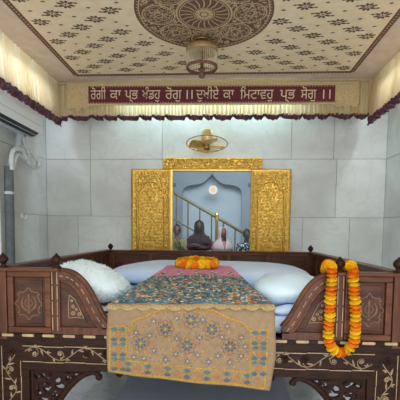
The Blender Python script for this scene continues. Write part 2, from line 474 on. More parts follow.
def door_leaf(x0, name):
    root = thing(name, '', 'door', (x0 + LW / 2, 2.52, 0.1)); root['kind'] = 'structure'
    mb = MB()
    rv = relief_grid(LW, LH, 110, 400, leaf_arch, seed=11, nb=760, amp=.016)
    mb.grid([[(x0 + x, 2.515 - h, .1 + z) for x, h, z in r] for r in rv], 0, True)
    mb.box(x0, x0 + LW, 2.514, 2.54, .1, .1 + LH, 0)
    mb.build('embossed_panel', M['gold'], root)
    b = MB()
    for a in range(70):
        b.ell((x0 + .012, 2.512, .112 + a * .025), .007, .006, .009, seg=8, ring=5)
        b.ell((x0 + LW - .012, 2.512, .112 + a * .025), .007, .006, .009, seg=8, ring=5)
    for a in range(1, 17):
        b.ell((x0 + .012 + a * .0256, 2.512, .1 + LH - .012), .009, .006, .007, seg=8, ring=5)
    b.build('beaded_border', M['gold_plain'], root)
    return root
dl = door_leaf(-0.888, 'door_1'); dl['label'] = 'embossed gold door leaf left of the glass, folded flat on wall'
dr = door_leaf(0.428, 'door_2'); dr['label'] = 'embossed gold door leaf right of the glass, folded flat on wall'

fr = bpy.data.objects.new('trim_1', None); COL.objects.link(fr); fr.location = (0, 2.52, 1.85)
structure(fr, 'embossed gold lintel and jambs around the glass pane', 'door frame')
mb = MB()
rv = relief_grid(1.084, .117, 200, 26, None, seed=5, nb=110, amp=.02, border=.012)
mb.grid([[(-.536 + x, 2.512 - h, 1.851 + z) for x, h, z in r] for r in rv], 0, True)
mb.box(-.536, .548, 2.511, 2.545, 1.851, 1.968, 0)
mb.build('lintel', M['gold'], fr)
for xa, xb in ((HX0, -.428), (.436, HX1)):
    mb = MB(); mb.box(xa, xb, 2.518, 2.60, HZ0, HZ1, 0); mb.build('jamb', M['gold_plain'], fr, bevel=.003)
mb = MB(); mb.box(-.428, .436, 2.53, 2.60, 1.836, HZ1, 0); mb.build('head_strip', M['gold_plain'], fr, bevel=.002)

pane = MB(); pane.box(-.428, .436, 2.548, 2.556, HZ0, 1.836, 0)
po = structure(pane.build('window_1', M['pane'], origin=(0, 2.55, HZ0)), 'tinted glass pane between the gold door leaves', 'window')
for x in (-.412, .42):
    c = MB(); c.box(x - .018, x + .018, 2.540, 2.5478, 1.66, 1.70, 0); c.build('glass_clip', M['steel'], po, bevel=.003)

# ================================================================== CANOPY
CZ = 2.725; CX, CY0, CY1 = 1.63, -0.25, 2.35
cp = thing('ceiling_canopy', 'embroidered cream cloth canopy with brown round medallion and pleated valance under the ceiling', 'canopy', (0, 1.05, CZ))
k = MB()
k.box(-CX, CX, CY0, CY1, CZ, CZ + .012, 1)
lvl = lambda h: (lambda x, y: (x, y, CZ - h))
BX, BY0, BY1 = 1.36, -.05, 2.15
k.flat([(-BX, BY0), (-BX, BY1), (BX, BY1), (BX, BY0)], lvl(.0006), 0)
BW = .048
for (a, b) in (((-BX, BY0), (-BX, BY1)), ((BX, BY0), (BX, BY1)), ((-BX, BY0), (BX, BY0)), ((-BX, BY1), (BX, BY1))):
    k.ribbon([a, b], BW, lvl(.0012), 3)
    # small diamonds of beige along the band
    n = int(hypot(b[0] - a[0], b[1] - a[1]) / .034)
    for j in range(n + 1):
        t = j / n; x = a[0] + (b[0] - a[0]) * t; y = a[1] + (b[1] - a[1]) * t
        k.flat([(x - .009, y), (x, y + .009), (x + .009, y), (x, y - .009)], lvl(.0017), 4)
def motif(x, y, s=1.0):
    k.flat([(x + .009 * s * cos(a * pi / 4), y + .009 * s * sin(a * pi / 4)) for a in range(8)], lvl(.0014), 2)
    for a in range(8):
        an = a * pi / 4 + pi / 8
        ca, sa = cos(an), sin(an)
        r0, r1, wv = .012 * s, (.066 if a in (0, 3, 4, 7) else .054) * s, .0125 * s
        q = []
        for (rr, ww) in ((r0, 0), ((r0 + r1) * .45, wv), (r1 * .86, wv * .7), (r1, 0), (r1 * .86, -wv * .7), ((r0 + r1) * .45, -wv)):
            q.append((x + rr * ca - ww * sa, y + rr * sa + ww * ca))
        k.flat(q, lvl(.0014), 2)
MX, MY, MA, MBb = -0.02, 1.03, .495, .56
inmed = lambda x, y, m=.06: ((x - MX) / (MA + m)) ** 2 + ((y - MY) / (MBb + m)) ** 2 < 1
for i in range(9):
    for sgn in (-1, 1):
        x = sgn * (1.255 - .143 * i)
        if i == 9 - 1 and sgn < 0: pass
        for m_ in range(-6, 9):
            y = 1.095 - .115 * i + .318 * m_
            if BY0 + .09 < y < BY1 - .075 and not inmed(x, y): motif(x, y)
            for (dx, dy) in ((.07, .10), (.0, .16), (-.07, .22)):
                xx, yy = x + sgn * dx, y + dy
                if BY0 + .06 < yy < BY1 - .05 and abs(xx) < BX - .05 and not inmed(xx, yy, .03):
                    k.flat([(xx - .020, yy), (xx, yy + .012), (xx + .020, yy), (xx, yy - .012)], lvl(.0014), 5)
# medallion
mm = lambda h: (lambda x, y: (MX + x * MA, MY + y * MBb, CZ - h))
circ = lambda cx, cy, r, n=40: [(cx + r * cos(2 * pi * j / n), cy + r * sin(2 * pi * j / n)) for j in range(n)]
k.flat(circ(0, 0, 1.0, 72), mm(.0020), 3)
def ringr(cx, cy, r, w_, m=4, n=40, h=.0026): k.ribbon(circ(cx, cy, r, n), w_, mm(h), m, closed=True)
ringr(0, 0, .985, .03, 3, 72); ringr(0, 0, .94, .018, 4, 72)
for rr, w_ in ((.40, .028), (.36, .014), (.12, .02), (.15, .012)): ringr(0, 0, rr, w_)
k.flat(circ(0, 0, .05, 12), mm(.0026), 4)
for j in range(20):
    a = j * 2 * pi / 20
    k.ribbon([(.17 * cos(a), .17 * sin(a)), (.25 * cos(a + .07), .25 * sin(a + .07)), (.345 * cos(a), .345 * sin(a))], .018, mm(.0026), 4)
for j in range(10):
    a = j * 2 * pi / 10
    k.flat([(.09 * cos(a) + .03 * cos(t), .09 * sin(a) + .03 * sin(t)) for t in [q * pi / 4 for q in range(8)]], mm(.0027), 4)
for j in range(8):
    a = j * pi / 4
    cx, cy = .665 * cos(a), .665 * sin(a)
    ringr(cx, cy, .235, .02, 4, 28); ringr(cx, cy, .2, .009, 4, 28)
    ringr(cx, cy, .06, .016, 4, 14)
    for q in range(8):
        b = q * pi / 4 + .2
        px_, py_ = cx + .12 * cos(b), cy + .12 * sin(b)
        k.ribbon([(cx + .07 * cos(b), cy + .07 * sin(b)), (cx + .13 * cos(b - .35), cy + .13 * sin(b - .35)), (cx + .18 * cos(b), cy + .18 * sin(b)), (cx + .13 * cos(b + .35), cy + .13 * sin(b + .35)), (cx + .07 * cos(b), cy + .07 * sin(b))], .012, mm(.0028), 4)
    a2 = a + pi / 8
    for rr, s_ in ((.86, .05), (.48, .035)):
        x0, y0 = rr * cos(a2), rr * sin(a2)
        for q in range(6):
            b = q * pi / 3
            k.flat([(x0 + s_ * .6 * cos(b) + s_ * .35 * cos(t), y0 + s_ * .6 * sin(b) + s_ * .35 * sin(t)) for t in [z * pi / 3 for z in range(6)]], mm(.0028), 4)
for _ in range(900):
    a = rnd.uniform(0, 2 * pi); r = sqrt(rnd.uniform(.17, .85)); k.flat(circ(r * cos(a), r * sin(a), rnd.uniform(.010, .018), 5), mm(.0024), 4)
for j in range(90):
    a = j * 2 * pi / 90; k.flat(circ(.963 * cos(a), .963 * sin(a), .011, 6), mm(.003), 4)
k.build('canopy_cloth', [M['cloth'], M['cloth_edge'], M['motif'], M['motif_maroon'], M['motif_beige'], M['motif_light']], cp)

def valance(a, b, ztop, zbot, nrm, name, seed):
    """pleated hanging cloth from a to b (2d), maroon ruffle below as a sub-part"""
    r = random.Random(seed)
    L = hypot(b[0] - a[0], b[1] - a[1]); n = int(L / .0045)
    ux, uy = (b[0] - a[0]) / L, (b[1] - a[1]) / L
    fr_ = [r.uniform(.85, 1.15) for _ in range(6)]
    def off(s_): return .021 * sin(2 * pi * s_ / (.045 * fr_[0]) + 1.5 * sin(2 * pi * s_ / .31)) + .006 * sin(2 * pi * s_ / .011 + fr_[1] * 5)
    mb = MB(); rws = []
    for q in range(9):
        t = q / 8; z = ztop + (zbot - ztop) * t; row = []
        for j in range(n + 1):
            s_ = L * j / n; d = off(s_) * (.5 + .6 * t) + .02 * t
            zz = z
            row.append((a[0] + ux * s_ + nrm[0] * d, a[1] + uy * s_ + nrm[1] * d, zz))
        rws.append(row)
    mb.grid(rws, 0, True)
    o = mb.build(name, M['skirt'], cp)
    RH = .050 if nrm[1] else .078
    rf = MB(); rws = []; n2 = int(L / .006)
    for q in range(6):
        t = q / 5; row = []
        for j in range(n2 + 1):
            s_ = L * j / n2
            ph = 2 * pi * s_ / .17 + seed + 1.3 * sin(2 * pi * s_ / .53) + .6 * sin(2 * pi * s_ / .23)
            d = .02 + .020 * sin(ph * 2 + .8 * sin(ph)) * (.4 + t) + .010 * sin(2 * pi * t) + .006 * sin(ph * 5)
            z = zbot + .008 * sin(ph) + .012 - RH * t + .010 * sin(ph + 1.2) * t + .004 * sin(ph * 3) * t
            row.append((a[0] + ux * s_ + nrm[0] * d, a[1] + uy * s_ + nrm[1] * d, z))
        rws.append(row)
    rf.grid(rws, 0, True)
    s2 = rf.build('maroon_ruffle', M['maroon'], o); s2['label'] = 'wavy maroon satin ruffle along the hem'
    return o
valance((-CX, CY1), (CX, CY1), CZ, 2.368, (0, -1), 'valance', 1)
valance((-CX, CY0), (-CX, CY1), CZ, 2.345, (1, 0), 'valance', 2)
valance((CX, CY1), (CX, CY0), CZ, 2.345, (-1, 0), 'valance', 3)
tr_ = MB()
tr_.box(-CX, CX, CY1 - .03, CY1 - .012, CZ - .022, CZ - .002, 0)
for j in range(110): tr_.ell((-CX + .015 + j * .0297, CY1 - .03, CZ - .03), .007, .007, .007, seg=6, ring=4)
tr_.build('braid_trim', M['banner_edge'], cp)

# banner with verse, hung in front of the back valance
bn = thing('verse_banner', 'long maroon banner with a pale Gurmukhi verse, hung under the canopy back edge', 'banner', (-.02, 2.30, 2.69))
YB = 2.290
mb = MB()
def scall(x0, x1, n=3):
    pts = []
    for j in range(n):
        xa = x0 + (x1 - x0) * j / n; xb = x0 + (x1 - x0) * (j + 1) / n
        dep = .055 if j == n // 2 else .025
        for q in range(7): pts.append((xa + (xb - xa) * q / 6, 2.455 - dep * sin(pi * q / 6)))
    return pts
outl = [(-1.52, 2.69), (-1.52, 2.47)] + scall(-1.52, -1.275) + [(-1.275, 2.47), (1.235, 2.462)] + scall(1.235, 1.48) + [(1.48, 2.462), (1.48, 2.685)]
mb.prism(outl, lambda x, z, d: (x, YB + d, z), 0, .006, 0)
fb = lambda h: (lambda x, z: (x, YB - h, z))
mb.flat([(-1.285, 2.665), (1.243, 2.648), (1.243, 2.483), (-1.285, 2.49)][::-1], fb(.001), 1)
for (p, q) in (((-1.52, 2.682), (1.48, 2.677)), ((-1.28, 2.478), (1.24, 2.470))): mb.ribbon([p, q], .014, fb(.0012), 2)
for (z0_, z1_) in ((2.658, 2.641), (2.497, 2.490)):
    for j in range(86):
        t = (j + .5) / 86; x = -1.275 + 2.51 * t; z = z0_ + (z1_ - z0_) * t
        mb.flat([(x - .006, z), (x, z - .006), (x + .006, z), (x, z + .006)], fb(.0015), 3)
for cx in (-1.40, 1.36):
    for rr in (.075, .06): mb.ribbon([(cx + rr * cos(j * pi / 12), 2.565 + rr * .95 * sin(j * pi / 12)) for j in range(24)], .008, fb(.0015), 3, closed=True)
    mb.ribbon([(cx, 2.61), (cx, 2.52)], .010, fb(.0018), 2)
    mb.ribbon([(cx + .03 * cos(a * pi / 12), 2.56 - .04 * sin(a * pi / 12)) for a in range(13)], .007, fb(.0018), 2)
    for j in range(16):
        a = j * pi / 8; mb.flat([(cx + .092 * cos(a) + .008 * cos(t), 2.565 + .085 * sin(a) + .008 * sin(t)) for t in (0, 1.57, 3.14, 4.71)], fb(.0016), 2)
mb.build('banner_cloth', [M['banner'], M['banner_maroon'], M['banner_edge'], M['motif_beige']], bn)

def text_faces(mb, body, x0, x1, zb, zt, fmap, m=0):
    """Lettering as flat faces: the headline of the letters sits at zt, their foot at zb"""
    cu = bpy.data.curves.new('lettering', 'FONT'); cu.body = body; cu.size = 1.0; cu.fill_mode = 'FRONT'; cu.resolution_u = 3
    o = bpy.data.objects.new('lettering', cu); COL.objects.link(o)
    dg = bpy.context.evaluated_depsgraph_get(); ev = o.evaluated_get(dg)
    me = bpy.data.meshes.new_from_object(ev)
    xs = [v.co.x for v in me.vertices]
    a, b = min(xs), max(xs)
    HL, FT = 0.60, 0.0
    for p in me.polygons:
        pts = [me.vertices[i].co for i in p.vertices]
        mb.face([fmap(x0 + (q.x - a) / (b - a) * (x1 - x0), zb + (q.y - FT) / (HL - FT) * (zt - zb)) for q in pts], m)
    bpy.data.objects.remove(o, do_unlink=True); bpy.data.curves.remove(cu); bpy.data.meshes.remove(me)
words = [("\u0a30\u0a4b\u0a17\u0a40", -1.261, -1.101), ("\u0a15\u0a3e", -1.058, -.941), ("\u0a2a\u0a4d\u0a2d", -.899, -.762),
         ("\u0a16\u0a70\u0a21\u0a39\u0a41", -.719, -.53), ("\u0a30\u0a4b\u0a17\u0a41", -.478, -.311), ("\u0965", -.264, -.191),
         ("\u0a26\u0a41\u0a16\u0a40\u0a0f", -.16, .073), ("\u0a15\u0a3e", .115, .228), ("\u0a3f\u0a2e\u0a1f\u0a3e\u0a35\u0a39\u0a41", .289, .627),
         ("\u0a2a\u0a4d\u0a2d", .693, .845), ("\u0a38\u0a4b\u0a17\u0a41", .9, 1.057), ("\u0965", 1.117, 1.202)]
mb = MB()
for (t_, xa, xb) in words:
    f_ = ((xa + xb) / 2 + 1.26) / 2.46
    if t_ == '\u0965':
        for xq in (xa + .012, xb - .012): mb.ribbon([(xq, 2.533 - .017 * f_), (xq, 2.622 - .017 * f_)], .013, fb(.003), 0)
        continue
    text_faces(mb, t_, xa, xb, 2.533 - .017 * f_, 2.618 - .017 * f_, fb(.003), 0)
mb.build('verse_lettering', M['letter'], bn)

# pendant drum lamp on the canopy
PX, PY = -0.055, 1.42
pd = thing('pendant_lamp', 'gold drum pendant lamp with beaded sides hanging from the canopy medallion', 'lamp', (PX, PY, CZ))
mb = MB(); mb.lathe([(0.001, CZ - .001), (.075, CZ - .003), (.07, CZ - .02), (.03, CZ - .028), (.03, 2.672), (.001, 2.67)], (PX, PY, 0), 20); o = mb.build('ceiling_mount', M['brass_dark'], pd)
mb = MB(); mb.lathe([(.001, 2.672), (.09, 2.672), (.124, 2.664), (.13, 2.648), (.127, 2.622), (.118, 2.618), (.06, 2.632), (.001, 2.634)], (PX, PY, 0), 32); o = mb.build('drum_top', M['drum'], pd)
mb = MB()
for j in range(44):
    a = 2 * pi * j / 44
    for q in range(9): mb.ell((PX + .122 * cos(a), PY + .122 * sin(a), 2.612 - q * .0125), .0048, .0048, .006, seg=6, ring=4)
mb.build('bead_strands', M['beads'], pd)
mb = MB(); mb.lathe([(.127, 2.516), (.130, 2.50), (.124, 2.490), (.114, 2.496), (.114, 2.512), (.127, 2.516)], (PX, PY, 0), 32); o = mb.build('lower_ring', M['motif_maroon'], pd); o['label'] = 'dark maroon lower ring'
mb = MB(); mb.lathe([(.001, 2.64), (.014, 2.63), (.014, 2.50), (.03, 2.485), (.012, 2.468), (.022, 2.455), (.026, 2.44), (.020, 2.425), (.001, 2.415)], (PX, PY, 0), 16)
o = mb.build('finial', M['motif_maroon'], pd)
mb = MB()
for j in range(3):
    a = 2 * pi * j / 3 + .4; mb.tube([(PX + .012 * cos(a), PY + .012 * sin(a), 2.502), (PX + .116 * cos(a), PY + .116 * sin(a), 2.505)], .004, 6)
mb.build('spoke', M['brass_dark'], pd)

# brass wall fan above the lintel
fan = thing('wall_fan', 'small gold wall fan with a wide round rim above the gold lintel', 'fan', (-.045, YW, 2.13))
FC = Vector((-.045, 2.30, 2.075)); FM = Matrix.Rotation(radians(-11), 3, 'X')
def fp(x, y, z): return FC + FM @ Vector((x, y, z))
mb = MB(); mb.lathe([(.02, -.0), (.05, .01), (.062, .03), (.068, .07), (.066, .11), (.055, .14), (.03, .158), (.001, .162)], FC, 24, mtx=FM); mb.build('motor_housing', M['cream_metal'], fan)
mb = MB(); mb.tube([fp(0, .05, .09), (-.045, 2.44, 2.18), (-.045, YW - .012, 2.18)], .014, 10); mb.lathe([(.001, 0), (.05, .0), (.045, .012), (.001, .016)], (-.045, YW - .001, 2.18), 20, mtx=Matrix.Rotation(pi / 2, 3, 'X')); mb.build('bracket', M['gold_plain'], fan)
mb = MB()
N_ = 48
mb.tube([fp(.213 * cos(2 * pi * j / N_), .213 * sin(2 * pi * j / N_), 0) for j in range(N_)], .0042, 6, closed=True)
o = mb.build('rim', M['brass_dark'], fan)
mb = MB()
for j in range(24):
    a = 2 * pi * j / 24
    mb.tube([fp(.055 * cos(a), .055 * sin(a), .012), fp(.14 * cos(a), .14 * sin(a), .012), fp(.213 * cos(a), .213 * sin(a), 0)], .0016, 4)
    mb.tube([fp(.213 * cos(a), .213 * sin(a), 0), fp(.19 * cos(a), .19 * sin(a), -.03), fp(.10 * cos(a), .10 * sin(a), -.05), fp(.025 * cos(a), .025 * sin(a), -.055)], .0016, 4)
mb.build('wire_guard', M['gold_plain'], fan)
for b_ in range(4):
    a0 = b_ * pi / 2 + .35; mb = MB(); rws = []
    for q in range(7):
        r_ = .03 + .155 * q / 6; row = []
        for j in range(7):
            t = j / 6 - .5; wdt = (.75 + .35 * sin(pi * q / 6)) * (1.25 - .35 * q / 6)
            a = a0 + t * wdt
            row.append(fp(r_ * cos(a), r_ * sin(a), -.02 + .028 * t))
        rws.append(row)
    mb.grid(rws, 0, True)
    o = mb.build('blade', M['cream_metal'] if b_ % 2 else M['gold_plain'], fan)
    sd = o.modifiers.new('thick', 'SOLIDIFY'); sd.thickness = .003
mb = MB(); mb.lathe([(.001, -.062), (.03, -.058), (.034, -.04), (.03, .0), (.001, .005)], FC, 20, mtx=FM); mb.build('hub', M['brass_dark'], fan)

# ================================================================== AIR CONDITIONER + PIPES
ac = thing('air_conditioner', 'white split air conditioner on the left wall under the canopy', 'air conditioner', (XL, 1.55, 2.06))
Y0, Y1 = 1.06, 2.01
prof = [(0, 2.10), (.10, 2.078), (.15, 2.085), (.190, 2.115), (.205, 2.16), (.207, 2.25), (.195, 2.325), (.16, 2.35), (0, 2.355)]
mb = MB(); mb.prism([(p[0] + XL, p[1]) for p in prof], lambda x, z, d: (x, d, z), Y0, Y1, 0); mb.build('case', M['ac'], ac, bevel=.012)
mb = MB(); mb.prism([(XL + .108, 2.079), (XL + .150, 2.083), (XL + .190, 2.112), (XL + .186, 2.122), (XL + .11, 2.10)], lambda x, z, d: (x + .0, d, z - .003), Y0 + .05, Y1 - .06, 0); mb.build('air_outlet', M['black'], ac)
for q in range(2):
    mb = MB(); xx = XL + .118 + .034 * q
    mb.box(xx, xx + .016, Y0 + .055, Y1 - .065, 2.068 + .018 * q, 2.0715 + .018 * q, 0); mb.build('louver', M['ac_grey'], ac)
mb = MB(); mb.box(XL + .2065, XL + .2085, Y0 + .02, Y1 - .02, 2.178, 2.182, 0); mb.build('seam', M['ac_grey'], ac)

lp = thing('insulated_pipe_run', 'white wrapped pipes looping below the air conditioner', 'pipe', (-1.79, 1.75, 1.72))
def smooth(pts, n=8):
    P = [Vector(p) for p in pts]; out = []
    for i in range(len(P) - 1):
        p0, p1, p2, p3 = P[max(i - 1, 0)], P[i], P[i + 1], P[min(i + 2, len(P) - 1)]
        for q in range(n):
            t = q / n
            out.append(.5 * ((2 * p1) + (-p0 + p2) * t + (2 * p0 - 5 * p1 + 4 * p2 - p3) * t * t + (-p0 + 3 * p1 - 3 * p2 + p3) * t ** 3))
    out.append(P[-1]); return out
PXX = -1.79
mb = MB(); mb.tube(smooth([(PXX, 1.80, 2.075), (PXX, 1.765, 1.96), (PXX, 1.70, 1.86), (PXX, 1.63, 1.78), (PXX, 1.585, 1.70)]), .028, 12); o = mb.build('drain_hose', M['ac_grey'], lp); o['label'] = 'grey hose'
mb = MB(); mb.tube(smooth([(PXX + .045, 1.565, 1.705), (PXX + .05, 1.545, 1.80), (PXX + .05, 1.60, 1.885), (PXX + .05, 1.74, 1.905), (PXX + .045, 1.80, 1.87), (PXX + .04, 1.93, 1.80), (PXX + .03, 2.08, 1.80), (PXX + .03, 2.13, 1.86), (PXX + .02, 2.05, 1.92), (PXX, 1.99, 1.98), (PXX - .01, 1.92, 2.075)]), .021, 10); mb.build('wrapped_pipe', M['pipe_white'], lp)
mb = MB(); mb.tube(smooth([(PXX + .03, 1.615, 1.71), (PXX + .035, 1.64, 1.80), (PXX + .035, 1.70, 1.86), (PXX + .03, 1.84, 1.845), (PXX + .02, 1.95, 1.90), (PXX, 1.90, 1.99), (PXX - .01, 1.87, 2.075)]), .016, 10); mb.build('wrapped_pipe', M['pipe_white'], lp)
cd = thing('pipe_conduit', 'thick grey foam covered pipe running down the left wall', 'pipe', (PXX, 1.575, 0))
mb = MB(); mb.tube([(PXX, 1.575, 0.0), (PXX, 1.575, .9), (PXX, 1.582, 1.3), (PXX, 1.588, 1.735)], .040, 16); mb.build('foam_sleeve', M['pipe_grey'], cd)
for z in (1.50, .8):
    mb = MB(); mb.lathe([(.041, z - .012), (.043, z), (.041, z + .012)], (PXX, 1.582, 0), 16); o = mb.build('tape_band', M['pipe_white'], cd); o['label'] = 'pale tape band'
mb = MB(); mb.tube([(XL + .018, 1.50, 0), (XL + .018, 1.50, 1.74), (XL + .018, 1.50, 2.10)], .016, 10)
tag(mb.build('drain_pipe', M['ac'], origin=(XL + .018, 1.5, 0)), 'thin pale pipe beside the grey pipe on left wall', 'pipe')
hk = thing('wall_hook', 'small white hook on the left wall marble right of the grey pipe', 'hook', (XL, 1.94, 1.30))
mb = MB(); mb.box(XL, XL + .008, 1.92, 1.965, 1.285, 1.335, 0); mb.build('back_plate', M['ac'], hk, bevel=.003)
mb = MB(); mb.tube(smooth([(XL + .008, 1.943, 1.30), (XL + .035, 1.943, 1.285), (XL + .05, 1.943, 1.30), (XL + .05, 1.943, 1.32)]), .006, 8); mb.build('peg', M['ac'], hk)

# ================================================================== BED
bed = thing('carved_bed', 'dark carved wooden square bed with panelled sides, ball finials and inlaid vines', 'bed', (0, 1.02, 0))
fy = lambda h: (lambda x, z: (x, -h, z))
def fpr(x, z, d): return (x, d, z)
ZR, ZB = .968, .636
def bez(pts, n=8): return [tuple(p)[:2] for p in smooth([(a, b, 0) for a, b in pts], n)]
def khanda(mb, cx, cz, sg, h=.004):
    s = 1.0
    outl = []
    for j in range(97):
        a = 2 * pi * j / 96
        r = .062 * (1 + .10 * cos(8 * a) + .05 * cos(16 * a))
        outl.append((cx + r * sin(a), cz + r * 1.18 * cos(a)))
    mb.ribbon(outl[:-1], .0045, fy(h), 0, closed=True)
    # double edged blade
    mb.flat([(cx, cz + .052), (cx + .005, cz + .044), (cx + .003, cz + .015), (cx + .004, cz - .035), (cx - .004, cz - .035), (cx - .003, cz + .015), (cx - .005, cz + .044)][::-1], fy(h), 0)
    mb.ribbon([(cx + .020 * cos(j * pi / 12), cz + .004 + .020 * sin(j * pi / 12)) for j in range(24)], .004, fy(h), 0, closed=True)
    for s_ in (-1, 1):
        mb.ribbon([(cx + s_ * q[0], cz + q[1]) for q in bez([(.026, .038), (.037, .012), (.034, -.014), (.018, -.032), (-.010, -.046)], 5)], lambda t: .003 + .005 * sin(pi * min(1, t * 1.1)), fy(h), 0)
        mb.ribbon([(cx + s_ * .008, cz - .026), (cx + s_ * .018, cz - .040)], .004, fy(h), 0)
    mb.flat(circ(cx, cz - .048, .005, 10)[::-1], fy(h), 0)
    for s_ in (-1, 1):     # small leaf sprays around the shield
        for q in range(3):
            a = .9 + q * .65
            mb.flat([(cx + s_ * (.068 + .010 * cos(t)) * sin(a), cz + (.078 + .010 * sin(t)) * cos(a)) for t in (0, 1.2, 2.4, 3.6, 4.8)], fy(h), 0)
curve = [(.690, .962), (.648, .955), (.612, .938), (.574, .902), (.540, .852), (.508, .790), (.478, .735), (.450, .700), (.443, .690)]
CV = bez(curve, 6)
for sg in (-1, 1):
    # square panel: frame and recessed field
    x0, x1 = .745, .975
    X = lambda a: sg * a
    mb = MB()
    fw = .032
    def fb_(xa, xb, za, zb, ya, yb): mb.box(min(X(xa), X(xb)), max(X(xa), X(xb)), ya, yb, za, zb, 0)
    fb_(x0, x1, ZB, ZB + fw, .0, .05); fb_(x0, x1, ZR - fw - .006, ZR - .006, .0, .05)
    fb_(x0, x0 + fw, ZB + fw, ZR - fw - .006, .0, .05); fb_(x1 - fw, x1, ZB + fw, ZR - fw - .006, .0, .05)
    pn = mb.build('square_panel', M['wood'], bed, bevel=.006)
    mb = MB(); fb_(x0 + fw, x1 - fw, ZB + fw, ZR - fw - .006, .016, .04)
    for (a, b, c, d) in ((x0 + fw + .016, x1 - fw - .016, ZB + fw + .016, ZR - fw - .022),):
        fb_(a, b, c, d, .010, .03)
    fld = mb.build('panel_field', M['wood_panel'], pn, bevel=.005)
    mb = MB(); khanda(mb, X(.865), .79, sg, h=-.0085); o = mb.build('emblem_carving', M['emblem'], pn); o['label'] = 'pale sword and circle emblem in a lobed shield'
    # inlay lines round the panel
    mb = MB()
    for (a, b) in ((.735, .985),):
        for (p, q) in (((a, ZR - .004), (b, ZR - .004)),):
            for j in range(5):
                t0, t1 = j / 5 + .03, (j + 1) / 5 - .03
                mb.ribbon([(X(p[0] + (q[0] - p[0]) * t0), p[1] - .002 * (j % 2)), (X(p[0] + (q[0] - p[0]) * t1), q[1] - .002 * (j % 2))], .0035, fy(.0065), 0)
    for j in range(4):
        z0_ = ZB + .02 + j * .08
        mb.ribbon([(X(.733), z0_), (X(.733), z0_ + .07)], .0045, fy(.006), 0); mb.ribbon([(X(.707), z0_), (X(.707), z0_ + .07)], .004, fy(.006), 0)
    mb.build('inlay_trim', M['bone'], pn)
    # rail above the panel
    mb = MB(); fb_(.70, 1.03, ZR - .008, ZR + .010, -.012, .062); mb.build('top_rail', M['wood'], bed, bevel=.006)
    # curved wing panel
    mb = MB()
    inner = [(a + .038 * (1 if 1 else 0), b - .044) for a, b in CV]
    rim = CV + [(.442, ZB), (.50, ZB), ]
    # rim strip following the curve
    def off_curve(d):
        out = []
        for i_, (a, b) in enumerate(CV):
            p = CV[max(0, i_ - 1)]; q = CV[min(len(CV) - 1, i_ + 1)]
            dx, dz = q[0] - p[0], q[1] - p[1]; l = hypot(dx, dz)
            out.append((a - dz / l * d * 1, b + dx / l * d))
        return out
    IN = off_curve(.045)
    IN = [(min(a, .70), max(b, ZB + .035)) for a, b in IN]
    for i_ in range(len(CV) - 1):
        q = [(X(CV[i_][0]), CV[i_][1]), (X(CV[i_ + 1][0]), CV[i_ + 1][1]), (X(IN[i_ + 1][0]), IN[i_ + 1][1]), (X(IN[i_][0]), IN[i_][1])]
        if sg > 0: q = q[::-1]
        a3 = [fpr(x, z, -.008) for x, z in q]; b3 = [fpr(x, z, .055) for x, z in q]
        mb.face(a3, 0); mb.face(b3[::-1], 0)
        mb.face([a3[0], b3[0], b3[1], a3[1]] if sg < 0 else [a3[2], b3[2], b3[3], a3[3]], 0, True)
        mb.face([a3[3], a3[2], b3[2], b3[3]] if sg < 0 else [a3[0], a3[1], b3[1], b3[0]], 0, True)
    fb_(.442, .70, ZB, ZB + .037, -.004, .055)
    fb_(.442, .475, ZB + .03, .702, -.004, .055)
    wg = mb.build('curved_panel', M['wood_v'], bed, weld=True)
    mb = MB()
    fpoly = [(.70, ZB + .03)] + [(a, b) for a, b in IN if True] + [(.47, ZB + .03)]
    mb.prism([(X(a), b) for a, b in fpoly], fpr, .014, .04, 0)
    # raised inner field
    fin = [(.692, ZB + .05)] + [(a + .012, b - .03) for a, b in off_curve(.062) if b - .03 > ZB + .05 and a + .012 < .69] + [(.52, ZB + .05)]
    mb.prism([(X(a), b) for a, b in fin], fpr, .009, .03, 0)
    mb.build('wing_field', M['wood_panel'], wg)
    # cap moulding on the curve
    mb = MB(); mb.tube([(X(a), .022, b + .002) for a, b in CV], .017, 10); mb.tube([(X(a), -.006, b) for a, b in off_curve(.046)][2:-6], .008, 8); mb.build('curved_cap', M['wood'], wg)
    mb = MB()
    ML = off_curve(.022)
    for j in range(0, len(ML) - 3, 5):
        seg_ = [(X(a), b) for a, b in ML[j:j + 4]]
        mb.ribbon(seg_, .0032, fy(.0095), 0)
    # flower spray in a triangular shape
    cx, cz = .618, .765
    tri = [(-.045, -.045), (.035, -.045), (.030, .075), (.0, .05), (-.02, .01)]
    for j in range(len(tri)):
        a, b = tri[j], tri[(j + 1) % len(tri)]
        mb.ribbon([(X(cx + a[0]), cz + a[1]), (X(cx + (a[0] + b[0]) / 2 + .004), cz + (a[1] + b[1]) / 2 + .004), (X(cx + b[0]), cz + b[1])], .0035, fy(-.0075), 1)
    for (dx, dz, s_) in ((-.02, -.025, .012), (.012, -.02, .013), (.012, .015, .011), (-.004, .0, .009), (.018, .045, .008)):
        for q in range(6):
            a = q * pi / 3
            mb.flat([(X(cx + dx) + s_ * .6 * cos(a) + s_ * .38 * cos(t), cz + dz + s_ * .6 * sin(a) + s_ * .38 * sin(t)) for t in (0, -1.05, -2.1, -3.14, -4.2, -5.2)], fy(-.0075), 1)
    mb.build('floral_pattern', [M['bone'], M['inlay_dim']], wg)

